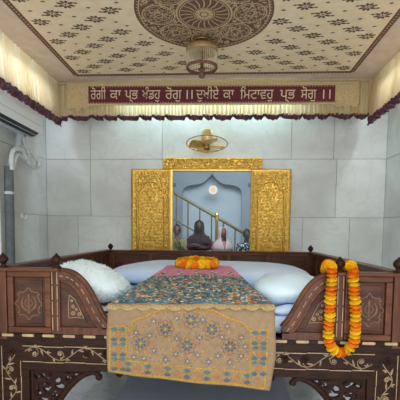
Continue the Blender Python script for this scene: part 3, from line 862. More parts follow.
def post(x, y, s=.05, z0=.60, z1=.975, dark=False):
    mb = MB(); mb.box(x - s / 2, x + s / 2, y - s / 2, y + s / 2, z0, z1, 0)
    p = mb.build('post', M['wood_v'], bed, bevel=.005)
    f = MB(); f.lathe([(.001, z1 - .002), (.024, z1), (.026, z1 + .008), (.014, z1 + .014), (.012, z1 + .02), (.018, z1 + .026), (.0265, z1 + .038), (.0265, z1 + .05), (.018, z1 + .064), (.008, z1 + .07), (.006, z1 + .075), (.001, z1 + .08)], (x, y, 0), 20)
    f.build('ball_finial', M['wood_dark'], p)
for sg in (-1, 1):
    post(sg * 1.005, .025, .052); post(sg * .72, .025, .048); post(sg * .99, 2.02, .055, .60, .968)

# side and back panels
def rail_side(sg):
    mb = MB()
    xa, xb = sg * .985, sg * 1.025; xo, xi_ = min(xa, xb), max(xa, xb)
    mb.box(xo, xi_, .05, 2.0, .945, .975, 0); mb.box(xo, xi_, .05, 2.0, .636, .67, 0)
    ys = [.05 + 1.95 * j / 7 for j in range(8)]
    for y in ys: mb.box(xo, xi_, y - .018, y + .018, .66, .95, 0)
    sp_ = mb.build('side_panel', M['wood'], bed, bevel=.004)
    mb = MB(); mb.box(sg * 1.0 - .006, sg * 1.0 + .006, .05, 2.0, .64, .95, 0)
    for a, b in zip(ys[:-1], ys[1:]):
        mb.box(sg * 1.0 - .011, sg * 1.0 + .011, a + .045, b - .045, .70, .915, 0)
    mb.build('side_panel_field', M['wood_panel'], sp_, bevel=.004)
    mb = MB(); mb.box(sg * 1.005 - .034, sg * 1.005 + .034, .05, 2.0, .968, .984, 0); mb.build('side_rail_cap', M['wood'], sp_, bevel=.005)
rail_side(-1); rail_side(1)
mb = MB()
mb.box(-.97, .97, 2.0, 2.045, .940, .972, 0); mb.box(-.97, .97, 2.0, 2.045, .636, .67, 0)
xs = [-.97 + 1.94 * j / 5 for j in range(6)]
for x in xs: mb.box(x - .02, x + .02, 2.0, 2.045, .66, .95, 0)
bp = mb.build('back_panel', M['wood'], bed, bevel=.004)
mb = MB(); mb.box(-.97, .97, 2.014, 2.034, .64, .95, 0)
for a, b in zip(xs[:-1], xs[1:]): mb.box(a + .05, b - .05, 2.007, 2.02, .70, .91, 0)
mb.build('back_panel_field', M['wood_panel'], bp, bevel=.004)
mb = MB(); mb.box(-.99, .99, 1.985, 2.055, .966, .980, 0); mb.build('back_rail_cap', M['wood'], bp, bevel=.005)

# deck
mb = MB(); mb.box(-1.0, 1.0, .03, 2.03, .585, .625, 0); mb.build('bed_deck', M['wood_dark'], bed)
# dentil band under the panels
mb = MB()
mb.box(-1.03, 1.03, .0, .06, .600, .636, 0)
dn = mb.build('dentil_band', M['wood_dark'], bed)
n = 19
for j in range(n):
    xa = -1.03 + 2.06 * j / n; xb = xa + 2.06 / n
    mb = MB()
    mb.flat([(xa + .016, .622), (xa + .028, .618), (xb - .028, .618), (xb - .016, .622), (xb - .016, .628), (xb - .028, .632), (xa + .028, .632), (xa + .016, .628)], fy(.002), 0)
    mb.build('pale_inlay', M['bone'], dn)
for j in range(n + 1):
    xa = -1.03 + 2.06 * j / n
    mb = MB(); mb.box(max(-1.03, xa - .022), min(1.03, xa + .022), -.008, .0, .614, .634, 0)
    mb.build('dentil_block', M['wood_dark'], dn, bevel=.003)

# apron with vine
mb = MB(); mb.box(-1.03, 1.03, .004, .055, .485, .602, 0); mb.box(-1.03, 1.03, .0, .06, .575, .602, 0)
mb.box(-.87, .87, .0, .058, .440, .488, 0)
ap = mb.build('apron', M['wood_dark'], bed, bevel=.003)
def leafpts(x, z, ang, l, wd):
    ca, sa = cos(ang), sin(ang)
    q = [(0, 0), (l * .3, wd), (l * .65, wd * .8), (l, 0), (l * .6, -wd * .5), (l * .3, -wd * .6)]
    return [(x + a * ca - b * sa, z + a * sa + b * ca) for a, b in q][::-1]
def vine(mb, p0, p1, amp, fmap, period, ph=0.0, m=0, relief=None):
    L = hypot(p1[0] - p0[0], p1[1] - p0[1]); ux, uz = (p1[0] - p0[0]) / L, (p1[1] - p0[1]) / L; vx, vz = -uz, ux
    def P(s_, t): return (p0[0] + ux * s_ + vx * t, p0[1] + uz * s_ + vz * t)
    n = int(L / .008)
    mb.ribbon([P(L * j / n, amp * sin(2 * pi * L * j / n / period + ph)) for j in range(n + 1)], .0042, fmap, m)
    base = atan2(uz, ux)
    j = 0; s_ = period * .06
    while s_ < L - period * .08:
        t0 = amp * sin(2 * pi * s_ / period + ph)
        slope = atan2(amp * 2 * pi / period * cos(2 * pi * s_ / period + ph), 1)
        x, z = P(s_, t0)
        sd = 1 if j % 2 else -1
        mb.flat(leafpts(x, z, base + slope + sd * .75, .026 + .008 * (j % 3), .0062), fmap, m)
        if j % 3 == 0: mb.flat(leafpts(x, z, base + slope + sd * 1.5, .018, .005), fmap, m)
        if j % 4 == 1:          # tendril curling into the hollow of the wave
            up = -1 if t0 > 0 else 1
            cr = []
            for q in range(14):
                a = q / 13 * 5.4; r = amp * .95 * (1 - q / 16)
                cr.append(P(s_ + r * sin(a) * .9, t0 + up * (amp * .95 - r * cos(a))))
            mb.ribbon(cr, lambda t: .0040 * (1 - .5 * t), fmap, m)
            x, z = P(s_ + .004, t0 + up * amp * 1.0)
            for q in range(5):
                mb.flat([(x + .007 * cos(q * 1.257) + .0048 * cos(t), z + .007 * sin(q * 1.257) + .0048 * sin(t)) for t in (5, 4, 3, 2, 1, 0)], fmap, m)
        s_ += period * .125; j += 1
mb = MB(); fa = fy(-.0025)
for a, b, ph in ((-.89, -.02, 0.3), (.89, .02, 0.3)): vine(mb, (a, .529), (b, .529), .034, fa, .27, ph)
for sg in (-1, 1):
    for j in range(8):
        xa = sg * (.90 - j * .112); xb = sg * (.90 - (j + 1) * .112 + .003)
        mb.ribbon([(xa, .569 - .003 * (j % 2)), (xb, .569 - .003 * (j % 2))], .0038, fy(.0015), 1)
        mb.ribbon([(xa, .486 - .003 * (j % 2)), (xb, .486 - .003 * (j % 2))], .0038, fy(.0015), 1)
mb.build('vine_inlay', [M['inlay_dim'], M['bone']], ap)
# carved relief bumps (rosettes) along the apron
for sg in (-1, 1):
    for x in (.965, .56, .46):
        mb = MB()
        for q in range(6): mb.ell((sg * x + .014 * cos(q * pi / 3), .003, .535 + .014 * sin(q * pi / 3)), .009, .006, .009, seg=8, ring=5)
        mb.ell((sg * x, .001, .535), .007, .006, .007, seg=8, ring=5)
        mb.build('carved_rosette', M['wood_dark'], ap)

# front legs with inlay, rear legs
for sg in (-1, 1):
    X = lambda a: sg * a
    mb = MB()
    def lb(xa, xb, ya, yb, za, zb): mb.box(min(X(xa), X(xb)), max(X(xa), X(xb)), ya, yb, za, zb, 0)
    lb(.905, 1.03, .004, .115, 0, .486); lb(.868, .908, .0, .11, 0, .488)
    lb(1.018, 1.034, -.002, .118, 0, .60)
    lb(.865, 1.036, -.006, .12, 0, .05)
    lg = mb.build('leg', M['wood_dark'], bed, bevel=.004)
    mb = MB()
    vine(mb, (X(.965), .10), (X(.965), .52), .026, fa, .20, 0.4 if sg > 0 else 3.5)
    for j in range(5):
        z0_ = .075 + j * .083
        mb.ribbon([(X(1.0135), z0_), (X(1.0135), z0_ + .08)], .0036, fy(-.0015), 1)
        mb.ribbon([(X(.913 - .002 * (j % 2)), z0_), (X(.913 - .002 * (j % 2)), z0_ + .08)], .0036, fy(-.0015), 1)
    mb.ribbon([(X(1.0135), .49), (X(1.0135), .566)], .0036, fy(-.0015), 1)
    mb.build('vine_inlay', [M['inlay_dim'], M['bone']], lg)
for sg in (-1, 1):
    mb = MB(); mb.box(min(sg * .9, sg * 1.02), max(sg * .9, sg * 1.02), 1.91, 2.03, 0, .59, 0)
    mb.build('leg', M['wood_dark'], bed, bevel=.004)
for sg in (-1, 1):
    mb = MB(); mb.box(min(sg * .985, sg * 1.03), max(sg * .985, sg * 1.03), .06, 1.95, .54, .60, 0); mb.build('side_apron', M['wood_dark'], bed, bevel=.004)
# pierced corner brackets and hanging knobs
for sg in (-1, 1):
    X = lambda a: sg * a
    mb = MB()
    y = .03
    def T(pts, r): mb.tube([(X(a), y + dy, b) for (a, b), dy in zip(pts, [0] * len(pts))], r, 8)
    lower = bez([(.505, .405), (.535, .428), (.60, .405), (.665, .345), (.72, .27), (.77, .19), (.83, .12), (.868, .085)], 8)
    T(lower, [.013 + .006 * sin(pi * j / (len(lower) - 1)) for j in range(len(lower))])
    up_ = bez([(.53, .428), (.62, .432), (.868, .432)], 6); T(up_, .014)
    T(bez([(.865, .44), (.862, .09)], 4), .014)
    def plate(outer, holes, ya, yb):
        bm = bmesh.new(); loops = []
        for lp_ in [outer] + holes:
            vs = [bm.verts.new((X(a), 0, b)) for a, b in lp_]; loops.append(lp_)
            for q in range(len(vs)): bm.edges.new((vs[q], vs[(q + 1) % len(vs)]))
        bmesh.ops.triangle_fill(bm, use_beauty=True, use_dissolve=False, edges=bm.edges[:], normal=(0, -1, 0))
        for f in bm.faces:
            mb.face([(v.co.x, ya, v.co.z) for v in f.verts], 0); mb.face([(v.co.x, yb, v.co.z) for v in reversed(f.verts)], 0)
        bm.free()
        for lp_ in loops:
            for q in range(len(lp_)):
                a, b = lp_[q], lp_[(q + 1) % len(lp_)]
                mb.face([(X(a[0]), ya, a[1]), (X(b[0]), ya, b[1]), (X(b[0]), yb, b[1]), (X(a[0]), yb, a[1])], 0)
    def comma(cx, cz, r, ang, k_=.55):
        pts = []
        for q in range(20):
            a = 2 * pi * q / 20
            r_ = r * 1.25; x_, z_ = r_ * cos(a), r_ * k_ * sin(a) * (1 - .55 * cos(a)) + .35 * r * (cos(a) ** 2)
            pts.append((cx + x_ * cos(ang) - z_ * sin(ang), cz + x_ * sin(ang) + z_ * cos(ang)))
        return pts
    plate(lower + [(.868, .09), (.868, .44), (.54, .44)], [comma(.79, .402, .026, .2), comma(.722, .366, .030, 1.3, .62), comma(.790, .340, .022, .6, .7), comma(.742, .292, .026, 1.6), comma(.628, .418, .020, 2.6, .5),
          comma(.80, .262, .028, .4, .6), comma(.835, .315, .017, 1.2, .7), comma(.80, .185, .024, 1.9, .55), comma(.838, .225, .018, .4, .6), comma(.842, .400, .013, .8, .7), comma(.672, .400, .016, 1.0, .6)], y - .008, y + .012)
    # scrolls
    def spiral(cx, cz, r0, turns, a0, dirn, rr):
        n_ = 26; pts = []
        for j in range(n_):
            t = j / (n_ - 1); a = a0 + dirn * turns * 2 * pi * t; r = r0 * (1 - .82 * t)
            pts.append((cx + r * cos(a), cz + r * sin(a)))
        T(pts, [rr * .75 * (1.15 - .5 * j / (n_ - 1)) for j in range(n_)])
    spiral(.80, .375, .052, 1.4, 0.6, 1, .012); spiral(.725, .385, .042, 1.3, 2.2, -1, .011); spiral(.805, .275, .052, 1.4, 1.0, -1, .012)
    spiral(.745, .315, .034, 1.2, 4.0, 1, .010); spiral(.835, .195, .034, 1.2, 1.5, 1, .010); spiral(.655, .395, .028, 1.2, .3, 1, .009)
    for (a, b, an, l, wd) in ((.77, .34, 1.0, .05, .016), (.70, .36, 2.4, .05, .015), (.84, .32, 1.9, .05, .015), (.79, .235, 2.6, .05, .015), (.84, .24, .7, .04, .013), (.76, .40, .3, .045, .014), (.84, .405, 2.2, .04, .014), (.66, .42, -.4, .05, .012), (.82, .15, 2.0, .045, .012), (.74, .265, 1.3, .045, .013)):
        lf = leafpts(X(a), b, an if sg > 0 else pi - an, l * .8, wd * .8)
        mb.prism(lf, lambda x, z, d: (x, y + d, z), -.014, .014, 0)
    mb.build('carved_bracket', M['wood_dark'], bed)
    for (kx, kz) in ((.505, .403), (.395, .423)):
        f = MB(); f.ell((X(kx), .03, kz), .019, .019, .019, seg=16, ring=10)
        f.lathe([(.008, kz + .01), (.008, .445)], (X(kx), .03, 0), 10)
        f.build('hanging_knob', M['wood_dark'], bed)

# mat under the bed
mb = MB(); mb.box(-.60, .63, -.45, 1.9, .0, .006, 0)
tag(mb.build('floor_mat', M['mat_blue'], origin=(0, .7, 0)), 'flat blue grey floor mat lying under the bed', 'mat')

# ================================================================== BEDDING
def nz(p, s, a): return noise.noise(Vector(p) * s) * a
mb = MB()
mb.superell((0, 1.02, .685), .955, .955, .060, .22, 0, 64, 14, lambda q: (q[0], q[1], q[2] + nz(q, 4, .008)))
tag(mb.build('mattress', M['white_cloth'], origin=(0, 1.02, .63)), 'white sheeted mattress filling the wooden bed', 'mattress')
mb = MB()
def qf(q):
    return (q[0], q[1], q[2] + nz(q, 3, .015) - .02 * max(0, abs(q[0]) - .5))
mb.superell((.03, 1.44, .828), .80, .46, .082, .45, 0, 64, 20, qf)
tag(mb.build('quilt', M['white_cloth'], origin=(.03, 1.44, .70)), 'plump white folded quilt at the back of the bed', 'quilt')
# fluffy cushion on the left
def cushion_fn(c, s):
    return lambda q: (q[0] + nz(q, 9, .01), q[1] + nz((q[1], q[0], q[2]), 9, .01), q[2] + nz(q, 8, .016))
fc = (-.625, .33, .862)
mb = MB(); mb.superell(fc, .205, .21, .112, .72, 0, 48, 24, lambda q: (q[0] + nz(q, 9, .01), q[1] + nz((q[1], q[0], q[2]), 9, .01), q[2] + nz(q, 8, .012) - (.30 * (q[0] - fc[0]) * max(0, (q[2] - .76) / .2))))
base_v = list(mb.v)
tag(mb.build('fluffy_cushion', M['fluff'], origin=(fc[0], fc[1], .73)), 'cream fluffy cushion behind the left curved panel', 'cushion')
fl = MB()
for _ in range(9000):
    v = Vector(rnd.choice(base_v)); v += Vector((rnd.uniform(-.008, .008), rnd.uniform(-.008, .008), rnd.uniform(-.005, .005)))
    nrm = (v - Vector(fc)); nrm = Vector((nrm.x / .04, nrm.y / .04, nrm.z / .013)).normalized()
    d = (nrm + Vector((rnd.uniform(-.8, .8), rnd.uniform(-.8, .8), rnd.uniform(-.9, .3)))).normalized() * rnd.uniform(.007, .014)
    sd = d.cross(Vector((rnd.uniform(-1, 1), rnd.uniform(-1, 1), rnd.uniform(-1, 1)))).normalized() * .0014
    v2 = v - nrm * .004
    fl.face([v2 - sd, v2 + sd, v + d * .6 + sd * .6, v + d], 0)
fo = bpy.data.objects['fluffy_cushion']
o = fl.build('fur_pile', M['fluff'], fo, origin=fo.location)
o['kind'] = 'stuff'
# smooth white pillow on the right, with a lace frill
rc = (.525, .36, .844)
pw = thing('satin_pillow', 'smooth white satin pillow behind the right curved panel', 'pillow', (rc[0], rc[1], .73))
mb = MB(); mb.superell(rc, .20, .25, .095, .70, 0, 48, 24, cushion_fn(rc, 2)); mb.build('pillow_body', M['white_satin'], pw)
mb = MB(); rws = []
for q in range(4):
    row = []
    for j in range(90):
        t = j / 89; a = -0.6 + 2.3 * t; rr = 1.0 + q * .05
        row.append((rc[0] + .19 * rr * cos(a), rc[1] + .23 * rr * sin(a), .85 + .010 * sin(j * 1.1) * q / 3 + .012 * q - (.03 if t > .9 else 0)))
    rws.append(row)
mb.grid(rws, 0, True); o = mb.build('lace_frill', M['fluff'], pw); sd = o.modifiers.new('thick', 'SOLIDIFY'); sd.thickness = .003
# small pink printed cloth at left edge under the cushion
mb = MB(); rws = []
for q in range(7):
    rws.append([(-.585 + .21 * j / 14, .075 + .13 * q / 6, .749 + .004 * sin(j * .9 + q)) for j in range(15)])
mb.grid(rws, 0, True); o = mb.build('printed_cloth', M['pinkprint'], origin=(-.48, .12, .745)); sd = o.modifiers.new('thick', 'SOLIDIFY'); sd.thickness = .004
tag(o, 'small white cloth with pink print beside the brocade cover', 'cloth')
mb = MB(); mb.superell((.50, .12, .762), .10, .05, .022, .6, 0, 32, 12, cushion_fn((.5, .12, .76), 1))
tag(mb.build('folded_towel', M['white_cloth'], origin=(.5, .12, .745)), 'small folded white cloth in front of the satin pillow', 'cloth')

# ================================================================== RUMALA: brocade cover and hanging drape
FL, FRr = (-.428, -.045, .808), (.392, -.045, .818)
BL, BR = (-.262, .90, .925), (.192, .93, .925)
def S(u, v, h=0.0):
    """u across 0..1, v front to back 0..1 on the sloping front of the cover"""
    x = (FL[0] + (FRr[0] - FL[0]) * u) * (1 - v) + (BL[0] + (BR[0] - BL[0]) * u) * v
    y = (FL[1] + (FRr[1] - FL[1]) * u) * (1 - v) + (BL[1] + (BR[1] - BL[1]) * u) * v
    z = (FL[2] + (FRr[2] - FL[2]) * u) * (1 - v) + (BL[2] + (BR[2] - BL[2]) * u) * v
    z += .012 * sin(pi * u) * (1 - v) * v * 2 + .006 * sin(9 * u + 5 * v) * sin(pi * v) + noise.noise(Vector((x * 7, y * 5, 0))) * .006
    return (x, y - .1 * h, z + h)
VP = .64
cov = thing('brocade_cover', 'teal floral brocade cover with pink back band, spread like a tent on the bed', 'cloth', (-.03, .4, .75))
mb = MB()
for (v0, v1, m_) in ((0, VP, 0), (VP, 1, 1)):
    mb.grid([[S(j / 48, v0 + (v1 - v0) * q / 24) for j in range(49)] for q in range(25)], m_, True)
# sides and back falling to the mattress
def drop(pts, dirx, diry, m_, zb=.747):
    rws = []
    for q in range(8):
        t = q / 7; row = []
        for j, (x, y, z) in enumerate(pts):
            o_ = .05 * t + .008 * sin(j * .9) * t
            row.append((x + dirx * o_, y + diry * o_, z + (zb - z) * t))
        rws.append(row)
    mb.grid(rws, m_, True)
drop([S(0, q / 24) for q in range(25)], .2, 0, 0); drop([S(1, q / 24) for q in range(25)], -.2, 0, 0); drop([S(j / 24, 1) for j in range(25)], 0, .3, 1)
# print: scattered curls, leaves and blossoms
rr_ = random.Random(21)
cmats = {'cream': 2, 'gold': 3, 'rust': 4, 'blue': 5, 'pinkt': 6, 'teal2': 7}
def spot(u, v, sx, sy, ang, m_, h=.0025, n=7, leaf=False):
    pts = []
    for j in range(n):
        a = 2 * pi * j / n; r = 1.0 if not leaf else (1 - .45 * abs(sin(a)))
        x, y = sx * r * cos(a), sy * sin(a)
        pts.append((u + (x * cos(ang) - y * sin(ang)) / .72, v + (x * sin(ang) + y * cos(ang)) / .95))
    if any(p[0] < 0 or p[0] > 1 or p[1] < 0 or p[1] > 1 for p in pts): return
    mb.face([S(p[0], p[1], h) for p in pts], m_)
for a in range(19):
    for b in range(13):
        u = (a + .5 + .5 * (b % 2)) / 19.5 + rr_.uniform(-.018, .018); v = (b + .5) / 13 * VP + rr_.uniform(-.015, .015)
        if v < .03 or v > VP - .02: continue
        kind_ = (a * 2 + b * 3 + (a * b) % 2) % 5
        if kind_ == 0 and (a + 2 * b) % 3 == 0:       # blossom
            for q in range(6): spot(u + .021 * cos(q * 1.047), v + .030 * sin(q * 1.047), .009, .013, q * 1.047, rr_.choice((4, 6, 2)))
            spot(u, v, .009, .013, 0, 3, .0032)
        elif kind_ < 4:     # cream curl
            ph = rr_.uniform(0, 6)
            pts = []
            for q in range(12):
                t = q / 11; r = .026 * (1 - .6 * t); an = ph + 4.2 * t
                pts.append((u + r * cos(an), v + 1.25 * r * sin(an)))
            for q in range(11):
                (u0, v0), (u1, v1) = pts[q], pts[q + 1]
                if 0 < min(u0, u1, v0, v1) and max(u0, u1) < 1 and max(v0, v1) < VP:
                    dn_ = hypot(u1 - u0, v1 - v0) or 1; nx, ny = -(v1 - v0) / dn_ * .0042, (u1 - u0) / dn_ * .0042
                    mb.face([S(u0 - nx, v0 - ny, .0025), S(u1 - nx, v1 - ny, .0025), S(u1 + nx, v1 + ny, .0025), S(u0 + nx, v0 + ny, .0025)], (3, 7, 2, 5, 7, 3, 5)[(a + b * 3) % 7])
            spot(u, v, .008, .010, ph, (2, 7, 3, 5, 7, 4, 2)[(a + b * 2) % 7])
        else:
            for q in range(4):
                an = q * 1.57 + rr_.uniform(-.4, .4)
                spot(u + .024 * cos(an), v + .030 * sin(an), .014, .009, an, rr_.choice((5, 7, 3, 2)), leaf=True)
            spot(u, v, .008, .011, 0, 6, .003)
for _ in range(420): spot(rr_.random(), rr_.uniform(.01, VP - .01), .005, .008, rr_.uniform(0, 3), rr_.choice((2, 5, 5, 7, 7, 3)), .0022, 5)
for _ in range(260): spot(rr_.random(), rr_.uniform(.01, VP - .01), .0045, .006, rr_.uniform(0, 3), 2, .0034, 5)
for _ in range(90): spot(rr_.random(), rr_.uniform(VP + .02, .99), .006, .009, rr_.uniform(0, 3), rr_.choice((2, 6, 6, 3)), .0022, 5)
for a in range(5):
    u = .1 + .2 * a
    for q in range(6): spot(u + .02 * cos(q * 1.047), VP + .09 + .035 * sin(q * 1.047), .012, .018, q * 1.047, 5 if q % 2 else 2)
for j in range(60):
    spot((j + .5) / 60, VP, .006, .008, 0, 3, .003, 6)
mb.build('brocade_fabric', [M['teal'], M['pink'], M['cream_thread'], M['gold_thread'], M['rust_thread'], M['blue_thread'], M['pink_thread'], M['teal_thread']], cov)
# scalloped gold lace edge hanging at the front
mb = MB(); rws = []
nl = 180
for q in range(6):
    t = q / 5; row = []
    for j in range(nl + 1):
        u = j / nl; p = S(u, 0)
        dep = .016 + .014 * abs(sin(pi * u * 11)) + .004 * sin(7 * u)
        row.append((p[0] + (u - .5) * .016 * t, p[1] - .010 * sin(pi * t / 2) - .006 * t - .004 * sin(pi * u * 22) * t, p[2] + .002 - dep * t))
    rws.append(row)
mb.grid(rws, 0, True)
for j in range(44):
    u = (j + .5) / 44; p = S(u, 0); mb.ell((p[0], p[1] - .010, p[2] - .006), .005, .004, .004, seg=6, ring=4)
o = mb.build('lace_edge', M['lace'], cov); o['label'] = 'scalloped gold lace edge'
for o_ in (o,):
    sd = o_.modifiers.new('thick', 'SOLIDIFY'); sd.thickness = .002

# front drape
def dzb(x): return .404 - .030 * (x + .02) / .40 + .004 * sin(9 * x) + .022 - .004
def fold(x, z):
    t = max(0, min(1, (.80 - z) / .4))
    return -.050 - .012 * t * sin(7 * x + .6) - .006 * t * sin(19 * x + 1) + .004 * sin(4 * z * 6 + 3 * x)
def D(h): return lambda x, z: (x, fold(x, z) - h, z)
dr_ = thing('embroidered_drape', 'beige silk drape with gold arch and star flowers hanging over the bed front', 'cloth', (-.03, -.05, .80))
mb = MB(); rws = []
for q in range(41):
    t = q / 40; row = []
    for j in range(65):
        u = j / 64
        xl_ = -.425 - .022 * min(1, t * 2.2) + .010 * t; xr_ = .394 + .016 * min(1, t * 1.3) * (1 - max(0, t - .55) * 2.8) - .03 * max(0, t - .6)
        x = xl_ + (xr_ - xl_) * u; z0_ = .806 + .010 * u; z = z0_ + (dzb(x) - z0_) * t
        row.append((x, fold(x, z), z))
    rws.append(row)
mb.grid([[(p[0], p[1] + .055, p[2] - .008) for p in rws[0]], [(p[0], p[1] + .012, p[2] - .001) for p in rws[0]]] + rws, 0, True)
dro = mb.build('silk_panel', M['beige'], dr_); sd = dro.modifiers.new('thick', 'SOLIDIFY'); sd.thickness = .004; sd.offset = 1 if False else 0
e = MB()
H1, H2, H3 = .0032, .0040, .0048
zc = lambda x, f: dzb(x) + f        # heights measured from the hem
def dense(pts, step=.012):
    out = []
    for a, b in zip(pts[:-1], pts[1:]):
        n_ = max(1, int(hypot(b[0] - a[0], b[1] - a[1]) / step))
        out += [(a[0] + (b[0] - a[0]) * q / n_, a[1] + (b[1] - a[1]) * q / n_) for q in range(n_)]
    return out + [pts[-1]]
def line(pts, w_, m_=0, h=H1): e.ribbon(dense(pts), w_ * 1.3, D(h), m_)
XA, XB, XC, XD = -.420, -.340, .282, .352       # outer/inner left, inner/outer right of border
hem = lambda f: [(XA + (XD - XA) * j / 24, dzb(XA + (XD - XA) * j / 24) + f) for j in range(25)]
line(hem(.010), .008); line([p for p in hem(.016)], .003, 3)
inner = [(XB + (XC - XB) * j / 20, dzb(XB + (XC - XB) * j / 20) + .078) for j in range(21)]
line(inner, .005)
line([(XA, .695), (XA - .008, dzb(XA) + .01)], .007); line([(XB, .700), (XB, dzb(XB) + .078)], .005)
line([(XD + .012, .698), (XD + .010, .60), (XD, dzb(XD) + .01)], .007); line([(XC, .695), (XC, dzb(XC) + .078)], .005)
line([(XA, .695), (XB, .700)], .006); line([(XC, .695), (XD + .012, .698)], .006)
archl = bez([(-.340, .700), (-.318, .672), (-.307, .721), (-.282, .736), (-.235, .752), (-.217, .765), (-.180, .776), (-.143, .786), (-.068, .789), (-.019, .799), (.03, .791), (.099, .784), (.140, .766), (.173, .750), (.246, .724), (.271, .692), (.282, .690)], 4)
line(archl, .0065, 0, H2); line([(a, b - .010) for a, b in archl[8:-8]], .0025, 3)
def flower(x, z, r, n, mo, mc, h=H2, wv=.42):
    for q in range(n):
        a = 2 * pi * q / n + pi / n
        ca, sa = cos(a), sin(a)
        q_ = [(x + (r * .25) * ca, z + (r * .25) * sa), (x + r * .65 * ca + r * wv * .5 * sa, z + r * .65 * sa - r * wv * .5 * ca), (x + r * ca, z + r * sa), (x + r * .65 * ca - r * wv * .5 * sa, z + r * .65 * sa + r * wv * .5 * ca)]
        e.flat(q_, D(h), mo)
    e.flat([(x + r * .26 * cos(q * pi / 4), z + r * .26 * sin(q * pi / 4)) for q in range(8)], D(h + .0006), mc)
def star(x, z, r):
    pts = []
    for q in range(16):
        a = q * pi / 8; rr = r if q % 2 == 0 else r * .80
        pts.append((x + rr * cos(a), z + rr * sin(a)))
    e.ribbon(pts, .0032, D(H1), 4, closed=True)
    flower(x, z, r * .70, 8, 2, 0)
    for q in range(8): e.flat([(x + r * .9 * cos(q * pi / 4 + .39) + .003 * cos(t), z + r * .9 * sin(q * pi / 4 + .39) + .003 * sin(t)) for t in (0, 1.5, 3, 4.5)], D(H2), 0)
for (x, z) in ((-.268, .611), (-.142, .688), (-.033, .606), (-.014, .737), (.090, .692), (.182, .607), (-.160, .55), (.075, .55)):
    if z > .56: star(x, z, .046)
for (x, z) in ((-.222, .652), (-.20, .725), (-.085, .640), (-.085, .745), (.03, .650), (.045, .740), (.14, .655), (.165, .710), (.235, .655), (-.29, .665), (-.20, .575), (-.09, .560), (.02, .562), (.12, .560), (.235, .560), (-.30, .54), (-.25, .535), (-.14, .53), (-.03, .528), (.075, .53), (.18, .528), (.255, .61)):
    flower(x, z, .020, 6, 1, 5, H1)
    for q in range(5): 
        a = q * 1.257 + x * 30; xx, zz = x + .034 * cos(a), z + .030 * sin(a)
        e.flat([(xx + .0035 * cos(t), zz + .0035 * sin(t)) for t in (0, 1.2, 2.4, 3.6, 4.8)], D(H1), rr_.choice((0, 0, 4, 5)))
for _ in range(260):   # sequins and trailing stitches
    x = rr_.uniform(XB + .01, XC - .01); z = rr_.uniform(.52, .79)
    if z > .70 + .085 * (1 - (abs(x + .02) / .30) ** 1.6): continue
    a = rr_.uniform(0, pi); l = rr_.uniform(.004, .012)
    line([(x, z), (x + l * cos(a), z + l * sin(a))], .003, rr_.choice((0, 0, 4, 3)), H1)
def cell(x, z, w_, h_):
    e.ribbon([(x - w_, z), (x, z + h_), (x + w_, z), (x, z - h_)], .0055, D(H1), 0, closed=True)
    flower(x, z, .015, 6, 3, 0, H2, .7)
def spray(x, z, up=1, mo=2):
    for a in (-.9, -.35, .35, .9, 0):
        lf = [(0, 0), (.010, .0045), (.020, .002), (.024, 0), (.014, -.004)]
        an = up * pi / 2 + a
        e.flat([(x + p * cos(an) - q * sin(an), z + p * sin(an) + q * cos(an)) for p, q in lf], D(H2), mo if a else 1)
nb = 8
for j in range(nb):
    x = XA + .040 + (XD - XA - .075) * j / (nb - 1); z = dzb(x) + .043
    cell(x, z, .044, .030)
    if j < nb - 1:
        xm = x + (XD - XA - .075) / (nb - 1) / 2; zm = dzb(xm)
        spray(xm, zm + .018, 1, 2); spray(xm, zm + .070, -1, 1)
for xs_, nn in (((XA + XB) / 2, 3), ((XC + XD) / 2 + .006, 3)):
    for j in range(nn):
        z = .655 - .076 * j
        if z < .48: continue
        cell(xs_, z, .026, .036)
        for s_ in (-1, 1):
            spray(xs_ + s_ * .022, z - .038, 1, 2); spray(xs_ + s_ * .020, z + .034, -1, 1)
e.build('embroidery', [M['gold_thread'], M['teal_thread'], M['blue_thread'], M['rust_thread'], M['red_thread'], M['pink_thread']], dr_)

# ================================================================== MARIGOLDS
def marigold_mesh(name, m, seed, flat=.72):
    r = random.Random(seed); mb = MB()
    mb.ell((0, 0, 0), .60, .60, .42, 0, 14, 8)
    for (n_, el, l, wd) in ((15, -.25, 1.0, .30), (15, .10, .98, .30), (13, .42, .92, .28), (10, .78, .84, .26), (7, 1.12, .76, .24), (4, 1.42, .70, .2), (14, -.55, .95, .3)):
        for j in range(n_):
            a = 2 * pi * (j + r.uniform(-.2, .2)) / n_ + el; ee = el + r.uniform(-.1, .1)
            d = Vector((cos(ee) * cos(a), cos(ee) * sin(a), sin(ee) * .78)); t = Vector((-sin(a), cos(a), 0)); nrm = d.cross(t)
            b0 = d * .42; ln = l * r.uniform(.92, 1.06); rws = []
            for q, (f, w_, cu) in enumerate(((.42, .5, 0), (.72, 1.0, .03), (.92, 1.0, -.02), (1.0, .7, -.09))):
                row = []
                for i_ in range(5):
                    s_ = (i_ - 2) / 2
                    row.append(d * (ln * f - .05 * abs(s_) * (q == 3) + .03 * (q == 3) * (i_ % 2)) + t * (wd * w_ * s_) - nrm * (cu + .05 * s_ * s_ - .03 * (i_ % 2) * (q > 1)))
                rws.append(row)
            mb.grid(rws, 0, True)
    me_o = mb.build(name, m, origin=(0, 0, 0)); me = me_o.data
    bpy.data.objects.remove(me_o)
    return me
FLW = {'o': [marigold_mesh('orange_marigold', M['orange'], s) for s in (1, 2)], 'y': [marigold_mesh('yellow_marigold', M['yellow'], s) for s in (3, 4)]}
